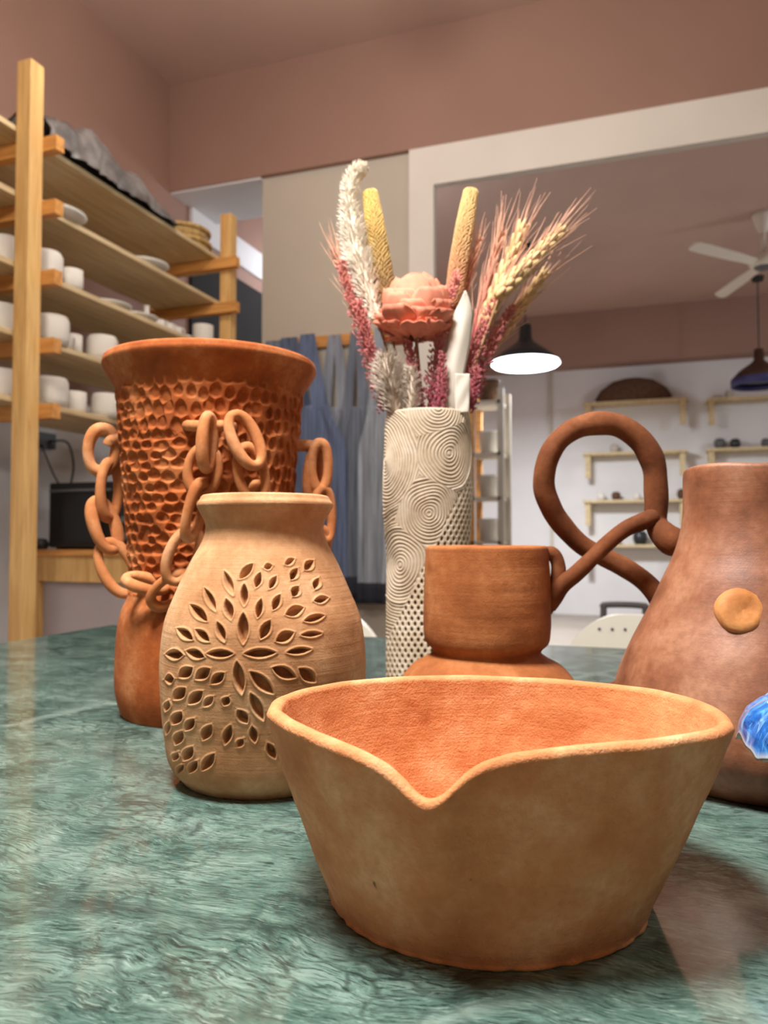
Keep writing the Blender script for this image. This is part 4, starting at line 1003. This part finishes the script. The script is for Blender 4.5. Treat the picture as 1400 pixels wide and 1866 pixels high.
for (i, px_, r, mt, nm), ww in zip(far, wh):
    m = MB(); m.lathe([(.001, 0), (r * .7, 0), (r, r * .7), (r * .95, r * 1.5), (r * .6, r * 1.9), (r * .5, r * 1.9), (r * .45, r * 1.4), (.001, r * 1.2)], 18)
    tag(m.build('small_pot', M[mt], None, on_shelf(i, px_), smooth=True), nm + ' ' + ww + ' the ' + wn[i] + ' wall shelf', 'pot', 'pots on the far wall shelves')
# open rack glimpsed beside the cream vase
rk = at(893, 900, 6.2); rt = empty('storage_rack', (rk[0], rk[1], 0)); tag(rt, 'open storage rack beyond the opening, beside the cream vase', 'rack')
zt0 = at(890, 715, 6.2)[2]
for px_, mt in ((-.12, 'pine_end'), (.12, 'greige')):
    for yy in (-.15, .15): box('post', M[mt], px_ - .025, px_ + .025, yy - .02, yy + .02, 0, zt0, rt)
for zz0 in (.5, .85, 1.2, 1.55, zt0 - .12): box('shelf', M['greige'], -.12, .12, -.17, .17, zz0, zz0 + .025, rt)
for i, (zz0, mt, lab) in enumerate(((.875, 'bisque', 'white tub on the second rack level from the floor'), (1.225, 'bisque', 'white tub in the middle of the storage rack'), (1.575, 'bisque', 'white tub one level below the top of the storage rack'), (zt0 - .0945, 'brownbasket', 'brown tub at the top of the storage rack'))):
    m = MB(); m.lathe([(.001, 0), (.07, 0), (.085, .16), (.092, .165), (.092, .18), (.001, .18)], 20); tag(m.build('storage_tub', M[mt], None, (rk[0], rk[1] - .03, zz0 + .0005), smooth=True), lab, 'tub', 'tubs on the storage rack')

def chair(loc, label, rz=0.0):
    t = empty('plastic_chair', loc, rz); tag(t, label, 'chair', 'white chairs behind the table')
    zt0 = .755; n = 40; xs = np.linspace(-1, 1, n); pts = []
    top = zt0 - .075 * np.clip((np.abs(xs) - .45) / .55, 0, 1) ** 2.2
    V = []; Fs = []
    for i in range(n):
        x = xs[i] * .2; bow = -.03 * (1 - xs[i] ** 2)
        for y in (0, .018):
            V.append((x, y - bow, zt0 - .16)); V.append((x, y - bow, max(zt0 - .16, top[i])))
    for i in range(n - 1):
        b = i * 4; Fs += [(b, b + 4, b + 5, b + 1), (b + 2, b + 3, b + 7, b + 6), (b + 1, b + 5, b + 7, b + 3), (b, b + 2, b + 6, b + 4)]
    Fs += [(0, 1, 3, 2), (4 * n - 4, 4 * n - 2, 4 * n - 1, 4 * n - 3)]
    m = MB(); m.add(V, Fs); m.build('backrest', M['chair'], t)
    for k_ in range(11):
        x = -.133 + k_ * .0235; bow = -.03 * (1 - (x / .2) ** 2)
        m = MB(); m.tube([(x, -bow - .0015, zt0 - .028), (x, -bow + .002, zt0 - .028)], .003, 10); m.build('slot', M['grey'], t)
    for sx in (-1, 1):
        box('back_post', M['chair'], sx * .17 - .015, sx * .17 + .015, .004, .03, 0, zt0 - .15, t); box('leg', M['chair'], sx * .17 - .015, sx * .17 + .015, -.38, -.35, 0, .43, t)
    box('seat', M['chair'], -.2, .2, -.4, .03, .43, .455, t, bev=.01)
q = at(1228, 1150, 1.42); chair((q[0], q[1], 0), 'white plastic chair behind the table, half hidden by the pear vase')
q = at(527, 1150, 1.56); chair((q[0], q[1], 0), 'white plastic chair behind the table, half hidden by the carved vase')
q = at(1138, 1103, 2.9); t = empty('metal_chair', (q[0], q[1], 0)); tag(t, 'grey metal chair frame standing behind the white chair', 'chair')
zt0 = q[2]; m = MB(); m.tube(catmull([(-.075, 0, .5), (-.075, 0, zt0 - .02), (-.065, 0, zt0), (.065, 0, zt0), (.075, 0, zt0 - .02), (.075, 0, .5)], 40), .012, 8); m.build('back_frame', M['grey'], t, smooth=True)
box('seat', M['grey'], -.18, .18, -.36, .02, .44, .47, t, bev=.006)
for sx in (-1, 1):
    for yy in (-.33, -.01): box('leg', M['grey'], sx * .15 - .012, sx * .15 + .012, yy - .012, yy + .012, 0, .44, t)
for sx in (-.075, .075): box('back_post', M['grey'], sx - .012, sx + .012, -.012, .012, .47, .51, t)
